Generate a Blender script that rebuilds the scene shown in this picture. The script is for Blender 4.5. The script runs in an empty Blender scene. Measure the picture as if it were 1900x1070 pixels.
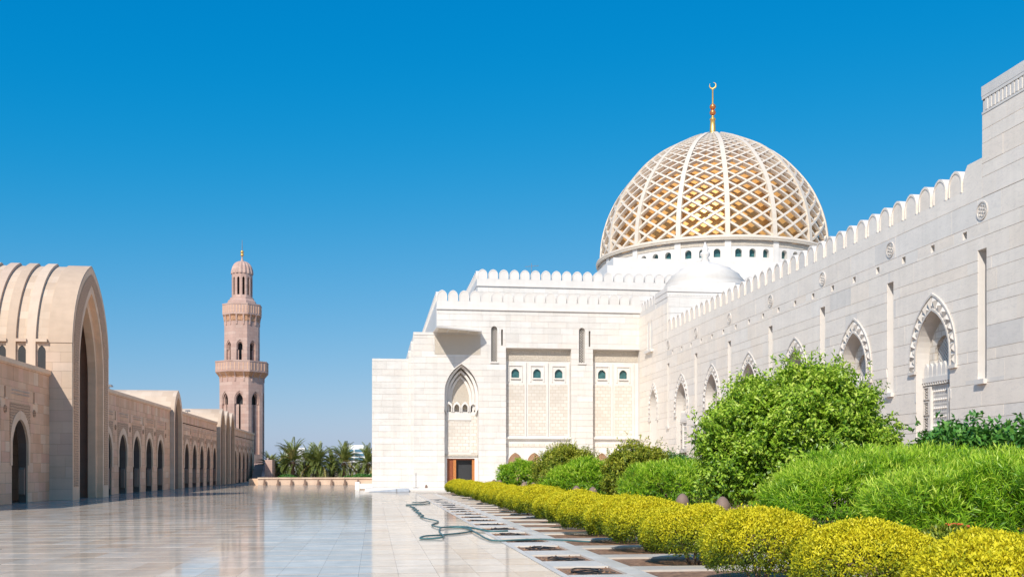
import bpy, math, random
import numpy as np
from mathutils import Vector
random.seed(7); RNG = np.random.default_rng(7)
SC = bpy.context.scene; COL = SC.collection
R = math.radians
# ------------------------------------------------------------------ camera
cam = bpy.data.cameras.new('camera'); camo = bpy.data.objects.new('camera', cam); COL.objects.link(camo)
camo.location = (0, 0, 2.0); camo.rotation_euler = (R(90), 0, R(-7.684))
cam.sensor_width = 36; cam.lens = 36*1890/1900; cam.shift_y = (872-535)/1900
cam.clip_start = .1; cam.clip_end = 6000
SC.camera = camo
# ------------------------------------------------------------------ sky, sun, exposure
SUN = Vector((-.56, -1.03, 1.0)).normalized()
wd = bpy.data.worlds.new('World'); SC.world = wd; wd.use_nodes = True
nt = wd.node_tree; nt.nodes.clear()
sky = nt.nodes.new('ShaderNodeTexSky'); sky.sky_type = 'NISHITA'; sky.sun_disc = False
sky.sun_elevation = math.asin(SUN.z); sky.sun_rotation = math.atan2(SUN.x, SUN.y)
sky.air_density = 1.0; sky.dust_density = .6; sky.ozone_density = 2.5; sky.altitude = 0
EXPO = .2
def wmath(op, a, v, clamp=False):
    n = nt.nodes.new('ShaderNodeMath'); n.operation = op; n.use_clamp = clamp; nt.links.new(a, n.inputs[0]); n.inputs[1].default_value = v; return n.outputs[0]
sc_ = nt.nodes.new('ShaderNodeVectorMath'); sc_.operation = 'SCALE'; sc_.inputs['Scale'].default_value = .14; nt.links.new(sky.outputs[0], sc_.inputs[0])
sp_ = nt.nodes.new('ShaderNodeSeparateXYZ'); nt.links.new(sc_.outputs[0], sp_.inputs[0]); cb_ = nt.nodes.new('ShaderNodeCombineXYZ')
# deeper blue in view as the photograph's sky: colour grading of the whole sky, channel by channel
sm_ = nt.nodes.new('ShaderNodeMath'); sm_.operation = 'SMOOTH_MAX'; sm_.inputs[1].default_value = 0; sm_.inputs[2].default_value = .08
nt.links.new(wmath('MULTIPLY', wmath('SUBTRACT', sp_.outputs[0], .255), .71), sm_.inputs[0]); nt.links.new(sm_.outputs[0], cb_.inputs[0])
def wmax(a, b):
    n = nt.nodes.new('ShaderNodeMath'); n.operation = 'MAXIMUM'; nt.links.new(a, n.inputs[0]); nt.links.new(b, n.inputs[1]); return n.outputs[0]
nt.links.new(wmax(wmath('MULTIPLY', wmath('POWER', sp_.outputs[1], .72), .568), wmath('MULTIPLY', sp_.outputs[1], .54)), cb_.inputs[1])  # linear branch keeps the unseen sun-side sky brighter, for more fill light
nt.links.new(wmax(wmath('MULTIPLY', wmath('POWER', sp_.outputs[2], .36), .755), wmath('MULTIPLY', sp_.outputs[2], .52)), cb_.inputs[2])
s2_ = nt.nodes.new('ShaderNodeVectorMath'); s2_.operation = 'SCALE'; s2_.inputs['Scale'].default_value = 1/(.11*2**EXPO); nt.links.new(cb_.outputs[0], s2_.inputs[0])
bg = nt.nodes.new('ShaderNodeBackground'); bg.inputs[1].default_value = .11
wo = nt.nodes.new('ShaderNodeOutputWorld')
nt.links.new(s2_.outputs[0], bg.inputs[0]); nt.links.new(bg.outputs[0], wo.inputs[0])
sl = bpy.data.lights.new('sun', 'SUN'); sl.energy = 4.1; sl.angle = R(.5); sl.color = (1, .93, .83)
so = bpy.data.objects.new('sun', sl); COL.objects.link(so); so.rotation_euler = SUN.to_track_quat('Z', 'Y').to_euler()
so.location = (-40, -60, 90)
SC.view_settings.view_transform = 'Standard'; SC.view_settings.look = 'None'
SC.view_settings.exposure = EXPO; SC.view_settings.gamma = 1
# ------------------------------------------------------------------ helpers
def tag(o, label=None, cat=None, group=None, kind=None):
    if label: o['label'] = label
    if cat: o['category'] = cat
    if group: o['group'] = group
    if kind: o['kind'] = kind
    return o
def empty(name, loc, label, cat, group=None):
    o = bpy.data.objects.new(name, None); COL.objects.link(o); o.location = loc; o.empty_display_size = .3
    return tag(o, label, cat, group)
def link(name, me, parent=None):
    o = bpy.data.objects.new(name, me); COL.objects.link(o)
    if parent is not None:
        o.parent = parent
        w = Vector(parent.location); p = parent.parent
        while p is not None: w += Vector(p.location); p = p.parent
        o.location = -w if w.length else (0, 0, 0)
    return o
class MB:
    def __init__(s): s.v = []; s.f = []
    def face(s, pts):
        n = len(s.v); s.v += [tuple(p) for p in pts]; s.f.append(tuple(range(n, n+len(pts))))
    def box(s, x0, x1, y0, y1, z0, z1):
        n = len(s.v)
        s.v += [(x, y, z) for z in (z0, z1) for y in (y0, y1) for x in (x0, x1)]
        for q in ((0, 2, 3, 1), (4, 5, 7, 6), (0, 1, 5, 4), (2, 6, 7, 3), (0, 4, 6, 2), (1, 3, 7, 5)): s.f.append(tuple(n+i for i in q))
    def grid(s, rows, close=False):                      # rows of points -> quads
        n = len(s.v); m = len(rows[0])
        for r in rows: s.v += [tuple(p) for p in r]
        for i in range(len(rows)-1):
            for j in range(m if close else m-1):
                k = (j+1) % m
                s.f.append((n+i*m+j, n+i*m+k, n+(i+1)*m+k, n+(i+1)*m+j))
    def lathe(s, prof, seg=24, c=(0, 0, 0), a0=0):
        rows = [[(c[0]+r*math.cos(a0+2*math.pi*j/seg), c[1]+r*math.sin(a0+2*math.pi*j/seg), c[2]+z) for j in range(seg)] for r, z in prof]
        s.grid(rows, True)
    def cap(s, r, z, seg=24, c=(0, 0, 0), a0=0):
        s.face([(c[0]+r*math.cos(a0+2*math.pi*j/seg), c[1]+r*math.sin(a0+2*math.pi*j/seg), c[2]+z) for j in range(seg)])
    def tube(s, pts, r, seg=6, taper=None):
        pts = [Vector(p) for p in pts]; rows = []
        for i, p in enumerate(pts):
            t = (pts[min(i+1, len(pts)-1)]-pts[max(i-1, 0)]).normalized()
            a = t.cross(Vector((0, 0, 1))) if abs(t.z) < .95 else t.cross(Vector((1, 0, 0)))
            a.normalize(); b = t.cross(a)
            rr = r if taper is None else r+(taper-r)*i/(len(pts)-1)
            rows.append([p+a*rr*math.cos(2*math.pi*j/seg)+b*rr*math.sin(2*math.pi*j/seg) for j in range(seg)])
        s.grid(rows, True); s.face(rows[0]); s.face(rows[-1])
    def mesh(s, name, mat, smooth=False):
        me = bpy.data.meshes.new(name); me.from_pydata(s.v, [], s.f)
        if mat is not None: me.materials.append(mat)
        if smooth: me.polygons.foreach_set('use_smooth', [True]*len(me.polygons))
        me.update(); return me
    def build(s, name, mat, parent=None, smooth=False):
        return link(name, s.mesh(name, mat, smooth), parent)
class Frame:                                             # a wall plane: u along it, n out of it, z up
    def __init__(s, o, u, n): s.o = o; s.u = u; s.n = n
    def p(s, u, z, n): return (s.o[0]+s.u[0]*u+s.n[0]*n, s.o[1]+s.u[1]*u+s.n[1]*n, z)
def ext(mb, fr, poly, n0, n1, back=False):               # polygon of (u,z) from depth n0 out to n1
    if len(poly) < 3: return
    mb.face([fr.p(u, z, n1) for u, z in poly])
    if back: mb.face([fr.p(u, z, n0) for u, z in poly])
    for i in range(len(poly)):
        a = poly[i]; b = poly[(i+1) % len(poly)]
        mb.face([fr.p(*a, n0), fr.p(*b, n0), fr.p(*b, n1), fr.p(*a, n1)])
def fbox(mb, fr, u0, u1, z0, z1, n0, n1): ext(mb, fr, [(u0, z0), (u1, z0), (u1, z1), (u0, z1)], n0, n1, True)
class Hole:                                              # pointed arch (zs<za) or plain rectangle (zs==za)
    def __init__(s, c, a, z0, zs, za): s.c = c; s.a = a; s.z0 = z0; s.zs = zs; s.za = za
    def w(s, z):
        if z < s.z0-1e-6 or z >= s.za-1e-6: return 0.
        if z <= s.zs: return s.a
        H = s.za-s.zs
        if H >= s.a:
            c = (H*H-s.a*s.a)/(2*s.a); return max(0., math.sqrt(max(0, (s.a+c)**2-(z-s.zs)**2))-c)
        t = (z-s.zs)/H
        return s.a*(.75*math.sqrt(max(0, 1-t*t))+.25*(1-t))
    def outline(s, n=10, grow=0.):                       # left foot, up, over, right foot
        h = Hole(s.c, s.a+grow, s.z0, s.zs, s.za+grow*1.25)
        zs = [h.z0]+[h.zs+(h.za-h.zs)*math.sin(math.pi/2*i/n) for i in range(n)]
        l = [(h.c-h.w(z), z) for z in zs]
        return l+[(h.c, h.za)]+[(2*h.c-u, z) for u, z in reversed(l)]
def cell(u0, u1, z0, z1, holes):                         # rectangle minus the holes -> list of polygons
    hs_ = [h for h in holes if h.c-h.a < u1-1e-4 and h.c+h.a > u0+1e-4 and h.z0 < z1-1e-4 and h.za > z0+1e-4]
    if not hs_: return [[(u0, z0), (u1, z0), (u1, z1), (u0, z1)]] if u1-u0 > .02 and z1-z0 > .02 else []
    if len(hs_) > 1:
        a, b = sorted(hs_, key=lambda h: h.c)[:2]
        if b.c-a.c > .05:
            m = ((a.c+a.a)+(b.c-b.a))/2
            if u0+1e-3 < m < u1-1e-3: return cell(u0, m, z0, z1, holes)+cell(m, u1, z0, z1, holes)
        else:
            a, b = sorted(hs_, key=lambda h: h.z0)[:2]; m = (a.za+b.z0)/2
            if z0+1e-3 < m < z1-1e-3: return cell(u0, u1, z0, m, holes)+cell(u0, u1, m, z1, holes)
    h = hs_[0]; out = []
    if h.z0 > z0+1e-3: return cell(u0, u1, z0, h.z0, holes)+cell(u0, u1, h.z0, z1, holes)
    for sgn in (-1, 1):
        U0, U1 = (u0, min(u1, h.c)) if sgn < 0 else (2*h.c-u1, min(2*h.c-u0, h.c))
        if U1-U0 < .015: continue
        lo, hi = max(z0, h.z0), min(z1, h.za)
        zz = {z0, z1, lo, hi-1e-5}
        if h.za < z1-1e-4: zz.add(h.za)
        if lo < h.zs < hi: zz.add(h.zs)
        for i in range(1, 12):
            z = h.zs+(h.za-h.zs)*math.sin(math.pi/2*i/12)
            if lo < z < hi: zz.add(z)
        pts = []
        for z in sorted(zz):
            w = h.w(min(max(z, h.z0), h.za)) if z < h.za else 0.
            pts.append((min(U1, h.c-w), z))
        keep = [p for p in pts if p[0] > U0+.004]
        if len(keep) < 2: continue
        zb = keep[0][1]
        i0 = pts.index(keep[0])
        poly = []
        if i0 > 0:                                        # slanted start on the U0 line
            a, b = pts[i0-1], keep[0]; t = (U0-a[0])/(b[0]-a[0]+1e-9); zb = a[1]+t*(b[1]-a[1])
        poly.append((U0, zb)); poly += [p for p in keep if not (abs(p[0]-U0) < 1e-6 and abs(p[1]-zb) < 1e-6)]
        poly.append((U0, z1))
        cl = []                                           # drop collinear points
        for i, p in enumerate(poly):
            a, b = poly[i-1], poly[(i+1) % len(poly)]
            if abs((p[0]-a[0])*(b[1]-a[1])-(p[1]-a[1])*(b[0]-a[0])) > 1e-6: cl.append(p)
        if sgn > 0: cl = [(2*h.c-u, z) for u, z in cl]
        if len(cl) > 2: out.append(cl)
    return out
def ring(mb, fr, ho, hi, n0, n1, n=10, sides=True):      # band between two arches
    a = ho.outline(n); b = hi.outline(n)
    for i in range(len(a)-1):
        q = [a[i], a[i+1], b[i+1], b[i]]
        mb.face([fr.p(u, z, n1) for u, z in q])
        if sides:
            mb.face([fr.p(*a[i], n0), fr.p(*a[i+1], n0), fr.p(*a[i+1], n1), fr.p(*a[i], n1)])
            mb.face([fr.p(*b[i], n0), fr.p(*b[i+1], n0), fr.p(*b[i+1], n1), fr.p(*b[i], n1)])
    if sides:
        for i in (0, -1): mb.face([fr.p(*a[i], n0), fr.p(*b[i], n0), fr.p(*b[i], n1), fr.p(*a[i], n1)])
def clad(fr, u0, u1, courses, lens, holes, mat, parent, n0=0., n1=.03, gz=.022, gu=.010, limit=300, rank=None, name='stone_slab', seed=1, bed='marble_core'):
    """Facing slabs in courses: each slab an object, those past the limit one joined part."""
    rnd = random.Random(seed); pcs = []; bd = MB()
    for a, b in zip(courses[:-1], courses[1:]):
        u = u0-rnd.random()*lens[0]
        while u < u1:
            l = rnd.uniform(*lens); s0, s1 = max(u, u0), min(u+l, u1); u += l
            if u1-u < .35: s1 = u1; u = u1+1
            if s1-s0 < .1: continue
            for poly in cell(s0, s1, a, b, holes): bd.face([fr.p(u_, z_, n0+.004) for u_, z_ in poly])
            for poly in cell(s0+gu/2, s1-gu/2, a+gz/2, b-gz/2, holes):
                pcs.append(poly)
    if rank: pcs.sort(key=rank)
    rest = MB()
    for i, poly in enumerate(pcs):
        nn = n1+rnd.uniform(-.004, .004)
        if i < limit:
            m = MB(); ext(m, fr, poly, n0, nn); m.build(name, mat, parent)
        else: ext(rest, fr, poly, n0, nn)
    tag(bd.build('mortar_bed', M[bed], parent), kind='stuff')
    if rest.f: tag(rest.build('stone_facing', mat, parent), kind='stuff')
# ------------------------------------------------------------------ materials
def newmat(name):
    m = bpy.data.materials.new(name); m.use_nodes = True
    return m, m.node_tree, m.node_tree.nodes['Principled BSDF']
def N(t, k, **kw):
    n = t.nodes.new(k)
    for a, b in kw.items(): setattr(n, a, b)
    return n
def ramp(t, src, stops):
    r = N(t, 'ShaderNodeValToRGB'); e = r.color_ramp.elements
    while len(e) < len(stops): e.new(.5)
    for x, (p, c) in zip(e, stops): x.position = p; x.color = (*c, 1)
    t.links.new(src, r.inputs[0]); return r
def stone(name, stops, rough=.55, var=.12, nscale=.6, bump=.15, bscale=30, spec=.4, wear=.15, veins=0., coat=0.):
    """Stone whose tone differs from piece to piece, with cloudy grain and fine relief."""
    m, t, b = newmat(name)
    oi = N(t, 'ShaderNodeObjectInfo'); ge = N(t, 'ShaderNodeNewGeometry')
    ad = N(t, 'ShaderNodeMath', operation='ADD'); fr = N(t, 'ShaderNodeMath', operation='FRACT')
    t.links.new(oi.outputs['Random'], ad.inputs[0]); t.links.new(ge.outputs['Random Per Island'], ad.inputs[1]); t.links.new(ad.outputs[0], fr.inputs[0])
    cr = ramp(t, fr.outputs[0], stops)
    mp = N(t, 'ShaderNodeMapping'); mp.inputs['Scale'].default_value = (1, 1, 2.6)
    t.links.new(ge.outputs['Position'], mp.inputs[0])
    no = N(t, 'ShaderNodeTexNoise'); no.inputs['Scale'].default_value = nscale; no.inputs['Detail'].default_value = 7; no.inputs['Roughness'].default_value = .62
    t.links.new(mp.outputs[0], no.inputs['Vector'])
    mr = N(t, 'ShaderNodeMapRange'); mr.inputs[1].default_value = .3; mr.inputs[2].default_value = .7; mr.inputs[3].default_value = 1-wear; mr.inputs[4].default_value = 1+wear*.5
    t.links.new(no.outputs[0], mr.inputs[0])
    mx = N(t, 'ShaderNodeMixRGB', blend_type='MULTIPLY'); mx.inputs[0].default_value = 1
    t.links.new(cr.outputs[0], mx.inputs[1]); t.links.new(mr.outputs[0], mx.inputs[2])
    ms_ = N(t, 'ShaderNodeMapping'); ms_.inputs['Scale'].default_value = (2.2, 2.2, .10); t.links.new(ge.outputs['Position'], ms_.inputs[0])
    ns_ = N(t, 'ShaderNodeTexNoise'); ns_.inputs['Scale'].default_value = 1; ns_.inputs['Detail'].default_value = 5; t.links.new(ms_.outputs[0], ns_.inputs['Vector'])
    rs_ = N(t, 'ShaderNodeMapRange'); rs_.inputs[1].default_value = .35; rs_.inputs[2].default_value = .75; rs_.inputs[3].default_value = 1.03; rs_.inputs[4].default_value = 1-wear*.7
    t.links.new(ns_.outputs[0], rs_.inputs[0]); mst = N(t, 'ShaderNodeMixRGB', blend_type='MULTIPLY'); mst.inputs[0].default_value = 1
    t.links.new(mx.outputs[0], mst.inputs[1]); t.links.new(rs_.outputs[0], mst.inputs[2])
    out = mst.outputs[0]
    if veins:
        n2 = N(t, 'ShaderNodeTexNoise'); n2.inputs['Scale'].default_value = 1.1; n2.inputs['Detail'].default_value = 6; n2.inputs['Distortion'].default_value = 1.6
        t.links.new(mp.outputs[0], n2.inputs['Vector'])
        vr = ramp(t, n2.outputs[0], [(0, (1, 1, 1)), (.47, (1, 1, 1)), (.5, (1-veins, 1-veins, 1-veins*.9)), (.53, (1, 1, 1))])
        m2 = N(t, 'ShaderNodeMixRGB', blend_type='MULTIPLY'); m2.inputs[0].default_value = 1
        t.links.new(out, m2.inputs[1]); t.links.new(vr.outputs[0], m2.inputs[2]); out = m2.outputs[0]
    t.links.new(out, b.inputs['Base Color'])
    b.inputs['Roughness'].default_value = rough; b.inputs['Specular IOR Level'].default_value = spec
    if bump:
        n3 = N(t, 'ShaderNodeTexNoise'); n3.inputs['Scale'].default_value = bscale; n3.inputs['Detail'].default_value = 4
        bu = N(t, 'ShaderNodeBump'); bu.inputs['Strength'].default_value = bump; bu.inputs['Distance'].default_value = .02
        t.links.new(ge.outputs['Position'], n3.inputs['Vector']); t.links.new(n3.outputs[0], bu.inputs['Height']); t.links.new(bu.outputs[0], b.inputs['Normal'])
    return m
def blocks(name, stops, axis, bw=1.1, bh=.55, rough=.7, mortar=(.3, .2, .15), ms=.012):
    """Ashlar too far off for single stones: block tones from the material."""
    m, t, b = newmat(name); ge = N(t, 'ShaderNodeNewGeometry'); sp = N(t, 'ShaderNodeSeparateXYZ'); cb = N(t, 'ShaderNodeCombineXYZ')
    t.links.new(ge.outputs['Position'], sp.inputs[0])
    if axis == 'xy':
        ad = N(t, 'ShaderNodeMath', operation='ADD'); t.links.new(sp.outputs[0], ad.inputs[0]); t.links.new(sp.outputs[1], ad.inputs[1]); t.links.new(ad.outputs[0], cb.inputs[0])
    else: t.links.new(sp.outputs['XYZ'.index(axis.upper())], cb.inputs[0])
    t.links.new(sp.outputs[2], cb.inputs[1])
    br = N(t, 'ShaderNodeTexBrick'); br.inputs['Scale'].default_value = 1; br.inputs['Brick Width'].default_value = bw; br.inputs['Row Height'].default_value = bh
    br.inputs['Mortar Size'].default_value = ms; br.inputs['Color1'].default_value = (0, 0, 0, 1); br.inputs['Color2'].default_value = (1, 1, 1, 1); br.inputs['Mortar'].default_value = (.5, .5, .5, 1)
    t.links.new(cb.outputs[0], br.inputs['Vector'])
    cr = ramp(t, br.outputs[0], stops)
    no = N(t, 'ShaderNodeTexNoise'); no.inputs['Scale'].default_value = .35; no.inputs['Detail'].default_value = 8
    t.links.new(ge.outputs['Position'], no.inputs['Vector'])
    mr = N(t, 'ShaderNodeMapRange'); mr.inputs[1].default_value = .3; mr.inputs[2].default_value = .7; mr.inputs[3].default_value = .86; mr.inputs[4].default_value = 1.08
    t.links.new(no.outputs[0], mr.inputs[0])
    mx = N(t, 'ShaderNodeMixRGB', blend_type='MULTIPLY'); mx.inputs[0].default_value = 1; t.links.new(cr.outputs[0], mx.inputs[1]); t.links.new(mr.outputs[0], mx.inputs[2])
    m2 = N(t, 'ShaderNodeMixRGB'); t.links.new(br.outputs['Fac'], m2.inputs[0]); t.links.new(mx.outputs[0], m2.inputs[1]); m2.inputs[2].default_value = (*mortar, 1)
    t.links.new(m2.outputs[0], b.inputs['Base Color']); b.inputs['Roughness'].default_value = rough; b.inputs['Specular IOR Level'].default_value = .25
    bu = N(t, 'ShaderNodeBump'); bu.inputs['Strength'].default_value = .3; bu.inputs['Distance'].default_value = .02; bu.invert = True
    t.links.new(br.outputs['Fac'], bu.inputs['Height']); t.links.new(bu.outputs[0], b.inputs['Normal'])
    return m
def carved(name, col, scale=5., depth=.05, rough=.65, deep=None):
    """Shallow carved ornament as fine relief."""
    m, t, b = newmat(name); ge = N(t, 'ShaderNodeNewGeometry')
    vo = N(t, 'ShaderNodeTexVoronoi', feature='DISTANCE_TO_EDGE'); vo.inputs['Scale'].default_value = scale; vo.inputs['Randomness'].default_value = .55
    t.links.new(ge.outputs['Position'], vo.inputs['Vector'])
    cr = ramp(t, vo.outputs['Distance'], [(0, deep or tuple(c*.75 for c in col)), (.12, col)]); t.links.new(cr.outputs[0], b.inputs['Base Color'])  # grooves coloured darker, painting in the shade of the carving
    mr = N(t, 'ShaderNodeMapRange'); mr.inputs[2].default_value = .16; t.links.new(vo.outputs['Distance'], mr.inputs[0])
    bu = N(t, 'ShaderNodeBump'); bu.inputs['Strength'].default_value = .9; bu.inputs['Distance'].default_value = depth
    t.links.new(mr.outputs[0], bu.inputs['Height']); t.links.new(bu.outputs[0], b.inputs['Normal'])
    b.inputs['Roughness'].default_value = rough; b.inputs['Specular IOR Level'].default_value = .3
    return m
def plain(name, col, rough=.6, metal=0., nvar=.12, nscale=3., spec=.5, bump=0.):
    m, t, b = newmat(name); ge = N(t, 'ShaderNodeNewGeometry')
    no = N(t, 'ShaderNodeTexNoise'); no.inputs['Scale'].default_value = nscale; no.inputs['Detail'].default_value = 5
    t.links.new(ge.outputs['Position'], no.inputs['Vector'])
    cr = ramp(t, no.outputs[0], [(.3, tuple(c*(1-nvar) for c in col)), (.7, tuple(min(1, c*(1+nvar)) for c in col))])
    t.links.new(cr.outputs[0], b.inputs['Base Color'])
    b.inputs['Roughness'].default_value = rough; b.inputs['Metallic'].default_value = metal; b.inputs['Specular IOR Level'].default_value = spec
    if bump:
        bu = N(t, 'ShaderNodeBump'); bu.inputs['Strength'].default_value = bump; bu.inputs['Distance'].default_value = .05
        t.links.new(no.outputs[0], bu.inputs['Height']); t.links.new(bu.outputs[0], b.inputs['Normal'])
    return m
def leafmat(name, stops, trans=.3, rough=.5, spec=.3):
    m, t, b = newmat(name); at = N(t, 'ShaderNodeAttribute', attribute_name='rnd')
    cr = ramp(t, at.outputs['Fac'], stops); t.links.new(cr.outputs[0], b.inputs['Base Color'])
    b.inputs['Roughness'].default_value = rough; b.inputs['Specular IOR Level'].default_value = spec
    tr = N(t, 'ShaderNodeBsdfTranslucent'); t.links.new(cr.outputs[0], tr.inputs[0])
    mx = N(t, 'ShaderNodeMixShader'); mx.inputs[0].default_value = trans
    t.links.new(b.outputs[0], mx.inputs[1]); t.links.new(tr.outputs[0], mx.inputs[2]); t.links.new(mx.outputs[0], t.nodes['Material Output'].inputs[0])
    return m
M = {}
M['marble'] = stone('white_marble_slabs', [(0, (.69, .65, .60)), (.25, (.72, .685, .635)), (.5, (.75, .715, .67)), (.75, (.735, .675, .61)), (1, (.76, .735, .695))], rough=.42, veins=.07, wear=.08)
M['marble_lifted'] = stone('light_lifted_marble_slabs', [(0, (.88, .785, .68)), (.3, (.92, .83, .725)), (.5, (.90, .815, .72)), (.78, (.92, .805, .68)), (.9, (.93, .855, .765)), (.935, (.77, .71, .645)), (1, (.86, .795, .715))], rough=.4, veins=.09, wear=.06)  # gallery marble brightened in colour to offset its grazing sun
M['marble_core'] = stone('mortar', [(0, (.55, .46, .37)), (1, (.59, .50, .41))], rough=.8)
M['marble_trim'] = stone('marble_trim', [(0, (.72, .68, .63)), (1, (.76, .72, .675))], rough=.45, wear=.06)
M['marble_carved'] = carved('carved_marble', (.72, .64, .535), 9., .04)
M['marble_panel'] = blocks('fretted_marble_panel', [(0, (.66, .60, .525)), (.5, (.71, .655, .585)), (1, (.74, .69, .62))], 'xy', .55, .34, rough=.5, mortar=(.56, .49, .41), ms=.03)
M['screen'] = stone('carved_screen_stone', [(0, (.66, .61, .56)), (1, (.72, .67, .61))], rough=.6)
S0 = [(0, (.74, .40, .235)), (.3, (.80, .46, .28)), (.55, (.84, .515, .32)), (.8, (.79, .42, .27)), (1, (.87, .59, .385))]  # sandstone brightened in colour to lift the walls that stand in shade
M['sand'] = stone('pink_sandstone_shade_lifted', S0, rough=.75, wear=.1, spec=.25)
M['sand_core'] = stone('sandstone_bedding', [(0, (.26, .17, .125)), (1, (.3, .2, .15))], rough=.85, spec=.2)
M['sand_y'] = blocks('sandstone_ashlar', S0, 'y')
M['sand_x'] = blocks('sandstone_ashlar_gable', [(0, (.56, .425, .315)), (.5, (.61, .475, .36)), (1, (.65, .515, .40))], 'x', mortar=(.50, .38, .28), ms=.006)  # vault copy of the sandstone, coloured lower because it stands in sun
M['sand_m'] = blocks('minaret_ashlar', [(0, (.50, .335, .28)), (.5, (.54, .37, .31)), (1, (.58, .42, .355))], 'xy', 1.3, .6, mortar=(.38, .25, .21))
M['sand_trim'] = stone('sandstone_trim', [(0, (.82, .52, .33)), (1, (.87, .585, .39))], rough=.7, wear=.1, spec=.25)  # trim brightened likewise to lift the shaded walls
M['sand_sunlit'] = stone('sunlit_sandstone_blocks', [(0, (.56, .42, .31)), (.4, (.62, .475, .36)), (.7, (.58, .43, .335)), (1, (.66, .52, .40))], rough=.75, wear=.08, spec=.25)  # sunlit copy of the sandstone, colour toned down against direct sun
M['sand_carved'] = carved('carved_sandstone', (.72, .42, .25), 6., .05, deep=(.30, .14, .08))
M['sand_shade'] = stone('shade_darkened_sandstone', [(0, (.36, .21, .15)), (.5, (.42, .26, .185)), (1, (.46, .30, .22))], rough=.8, wear=.12, spec=.2)  # same sandstone darkened: shade of the deep passage put into the colour
M['reveal_shade'] = stone('reveal_shade_stone', [(0, (.17, .115, .09)), (1, (.22, .15, .12))], rough=.8, spec=.2)  # dark colour that paints shade onto the arch reveals
M['sand_in_shade'] = stone('interior_shade_stone', [(0, (.10, .065, .05)), (1, (.13, .09, .07))], rough=.85, spec=.2)  # stone coloured nearly black to paint in the shade of the interior
M['stair'] = stone('grey_stair_stone', [(0, (.36, .30, .28)), (1, (.42, .35, .32))], rough=.7, spec=.25)
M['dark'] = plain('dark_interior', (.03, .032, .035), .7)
M['glass'] = plain('teal_window_glass', (.04, .13, .135), .2, nvar=.3, spec=.6)
M['gold'] = None
m, t, b = newmat('gold_mosaic'); M['gold'] = m
ge = N(t, 'ShaderNodeNewGeometry'); vo = N(t, 'ShaderNodeTexVoronoi'); vo.inputs['Scale'].default_value = 7; t.links.new(ge.outputs['Position'], vo.inputs['Vector'])
cr = ramp(t, vo.outputs['Color'], [(0, (.68, .36, .11)), (.5, (.74, .42, .14)), (1, (.78, .47, .18))]); t.links.new(cr.outputs[0], b.inputs['Base Color'])
b.inputs['Metallic'].default_value = .35; b.inputs['Roughness'].default_value = .42
M['brass'] = plain('gilded_brass', (.78, .50, .16), .35, .6, .05)
M['copper'] = plain('red_gold_ball', (.70, .25, .08), .3, .6, .05)
M['wood'] = plain('red_brown_door_wood', (.27, .075, .025), .45, nscale=6)
M['wood_l'] = plain('orange_brown_door_edge', (.48, .18, .05), .45, nscale=6)
M['soil'] = plain('dry_soil', (.26, .15, .09), .95, nvar=.5, nscale=9, bump=.8)
M['sandg'] = plain('sandy_ground', (.44, .33, .24), .95, nvar=.2, nscale=.4)
M['hose'] = plain('teal_rubber_hose', (.055, .14, .145), .45)
M['black'] = plain('black_plastic_pipe', (.018, .017, .016), .5)
M['steel'] = plain('grey_steel', (.33, .33, .34), .4, .6)
M['plate'] = plain('bluish_metal_plate', (.48, .53, .60), .35, .3)
M['bollard'] = stone('brown_granite', [(0, (.21, .14, .105)), (1, (.26, .175, .135))], rough=.65, bump=.05)
M['bark'] = plain('grey_brown_bark', (.12, .085, .06), .9, nscale=12, bump=.5)
M['white'] = plain('white_render', (.78, .78, .77), .7)
M['blueglass'] = plain('blue_office_glass', (.10, .22, .30), .2)
# polished floor
def floor_mat(name, stops, rough):
    m = stone(name, stops, rough=rough, wear=.2, bump=0, spec=.25, veins=.05)
    t = m.node_tree; b = t.nodes['Principled BSDF']; ge = N(t, 'ShaderNodeNewGeometry')
    mp = N(t, 'ShaderNodeMapping'); mp.inputs['Scale'].default_value = (1, 1.0, 1); t.links.new(ge.outputs['Position'], mp.inputs[0])
    no = N(t, 'ShaderNodeTexNoise'); no.inputs['Scale'].default_value = .9; no.inputs['Detail'].default_value = 2; t.links.new(mp.outputs[0], no.inputs['Vector'])
    mr = N(t, 'ShaderNodeMapRange'); mr.inputs[3].default_value = rough*.3; mr.inputs[4].default_value = rough*1.7
    n2 = N(t, 'ShaderNodeTexNoise'); n2.inputs['Scale'].default_value = .5; n2.inputs['Detail'].default_value = 6; t.links.new(mp.outputs[0], n2.inputs['Vector'])
    t.links.new(n2.outputs[0], mr.inputs[0]); t.links.new(mr.outputs[0], b.inputs['Roughness'])
    bu = N(t, 'ShaderNodeBump'); bu.inputs['Strength'].default_value = .06; bu.inputs['Distance'].default_value = .02
    t.links.new(no.outputs[0], bu.inputs['Height']); t.links.new(bu.outputs[0], b.inputs['Normal'])
    col = b.inputs['Base Color'].links[0].from_socket                # honed sheen: weaker mirror at low angles than clear glass
    df = N(t, 'ShaderNodeBsdfDiffuse'); gl = N(t, 'ShaderNodeBsdfGlossy'); fn = N(t, 'ShaderNodeFresnel'); fn.inputs['IOR'].default_value = 1.5
    t.links.new(col, df.inputs[0]); t.links.new(mr.outputs[0], gl.inputs['Roughness']); t.links.new(bu.outputs[0], gl.inputs['Normal'])
    k_ = N(t, 'ShaderNodeMath', operation='MULTIPLY'); k_.inputs[1].default_value = .84; t.links.new(fn.outputs[0], k_.inputs[0])
    mx = N(t, 'ShaderNodeMixShader'); t.links.new(k_.outputs[0], mx.inputs[0]); t.links.new(df.outputs[0], mx.inputs[1]); t.links.new(gl.outputs[0], mx.inputs[2])
    t.links.new(mx.outputs[0], t.nodes['Material Output'].inputs[0])
    return m
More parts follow.
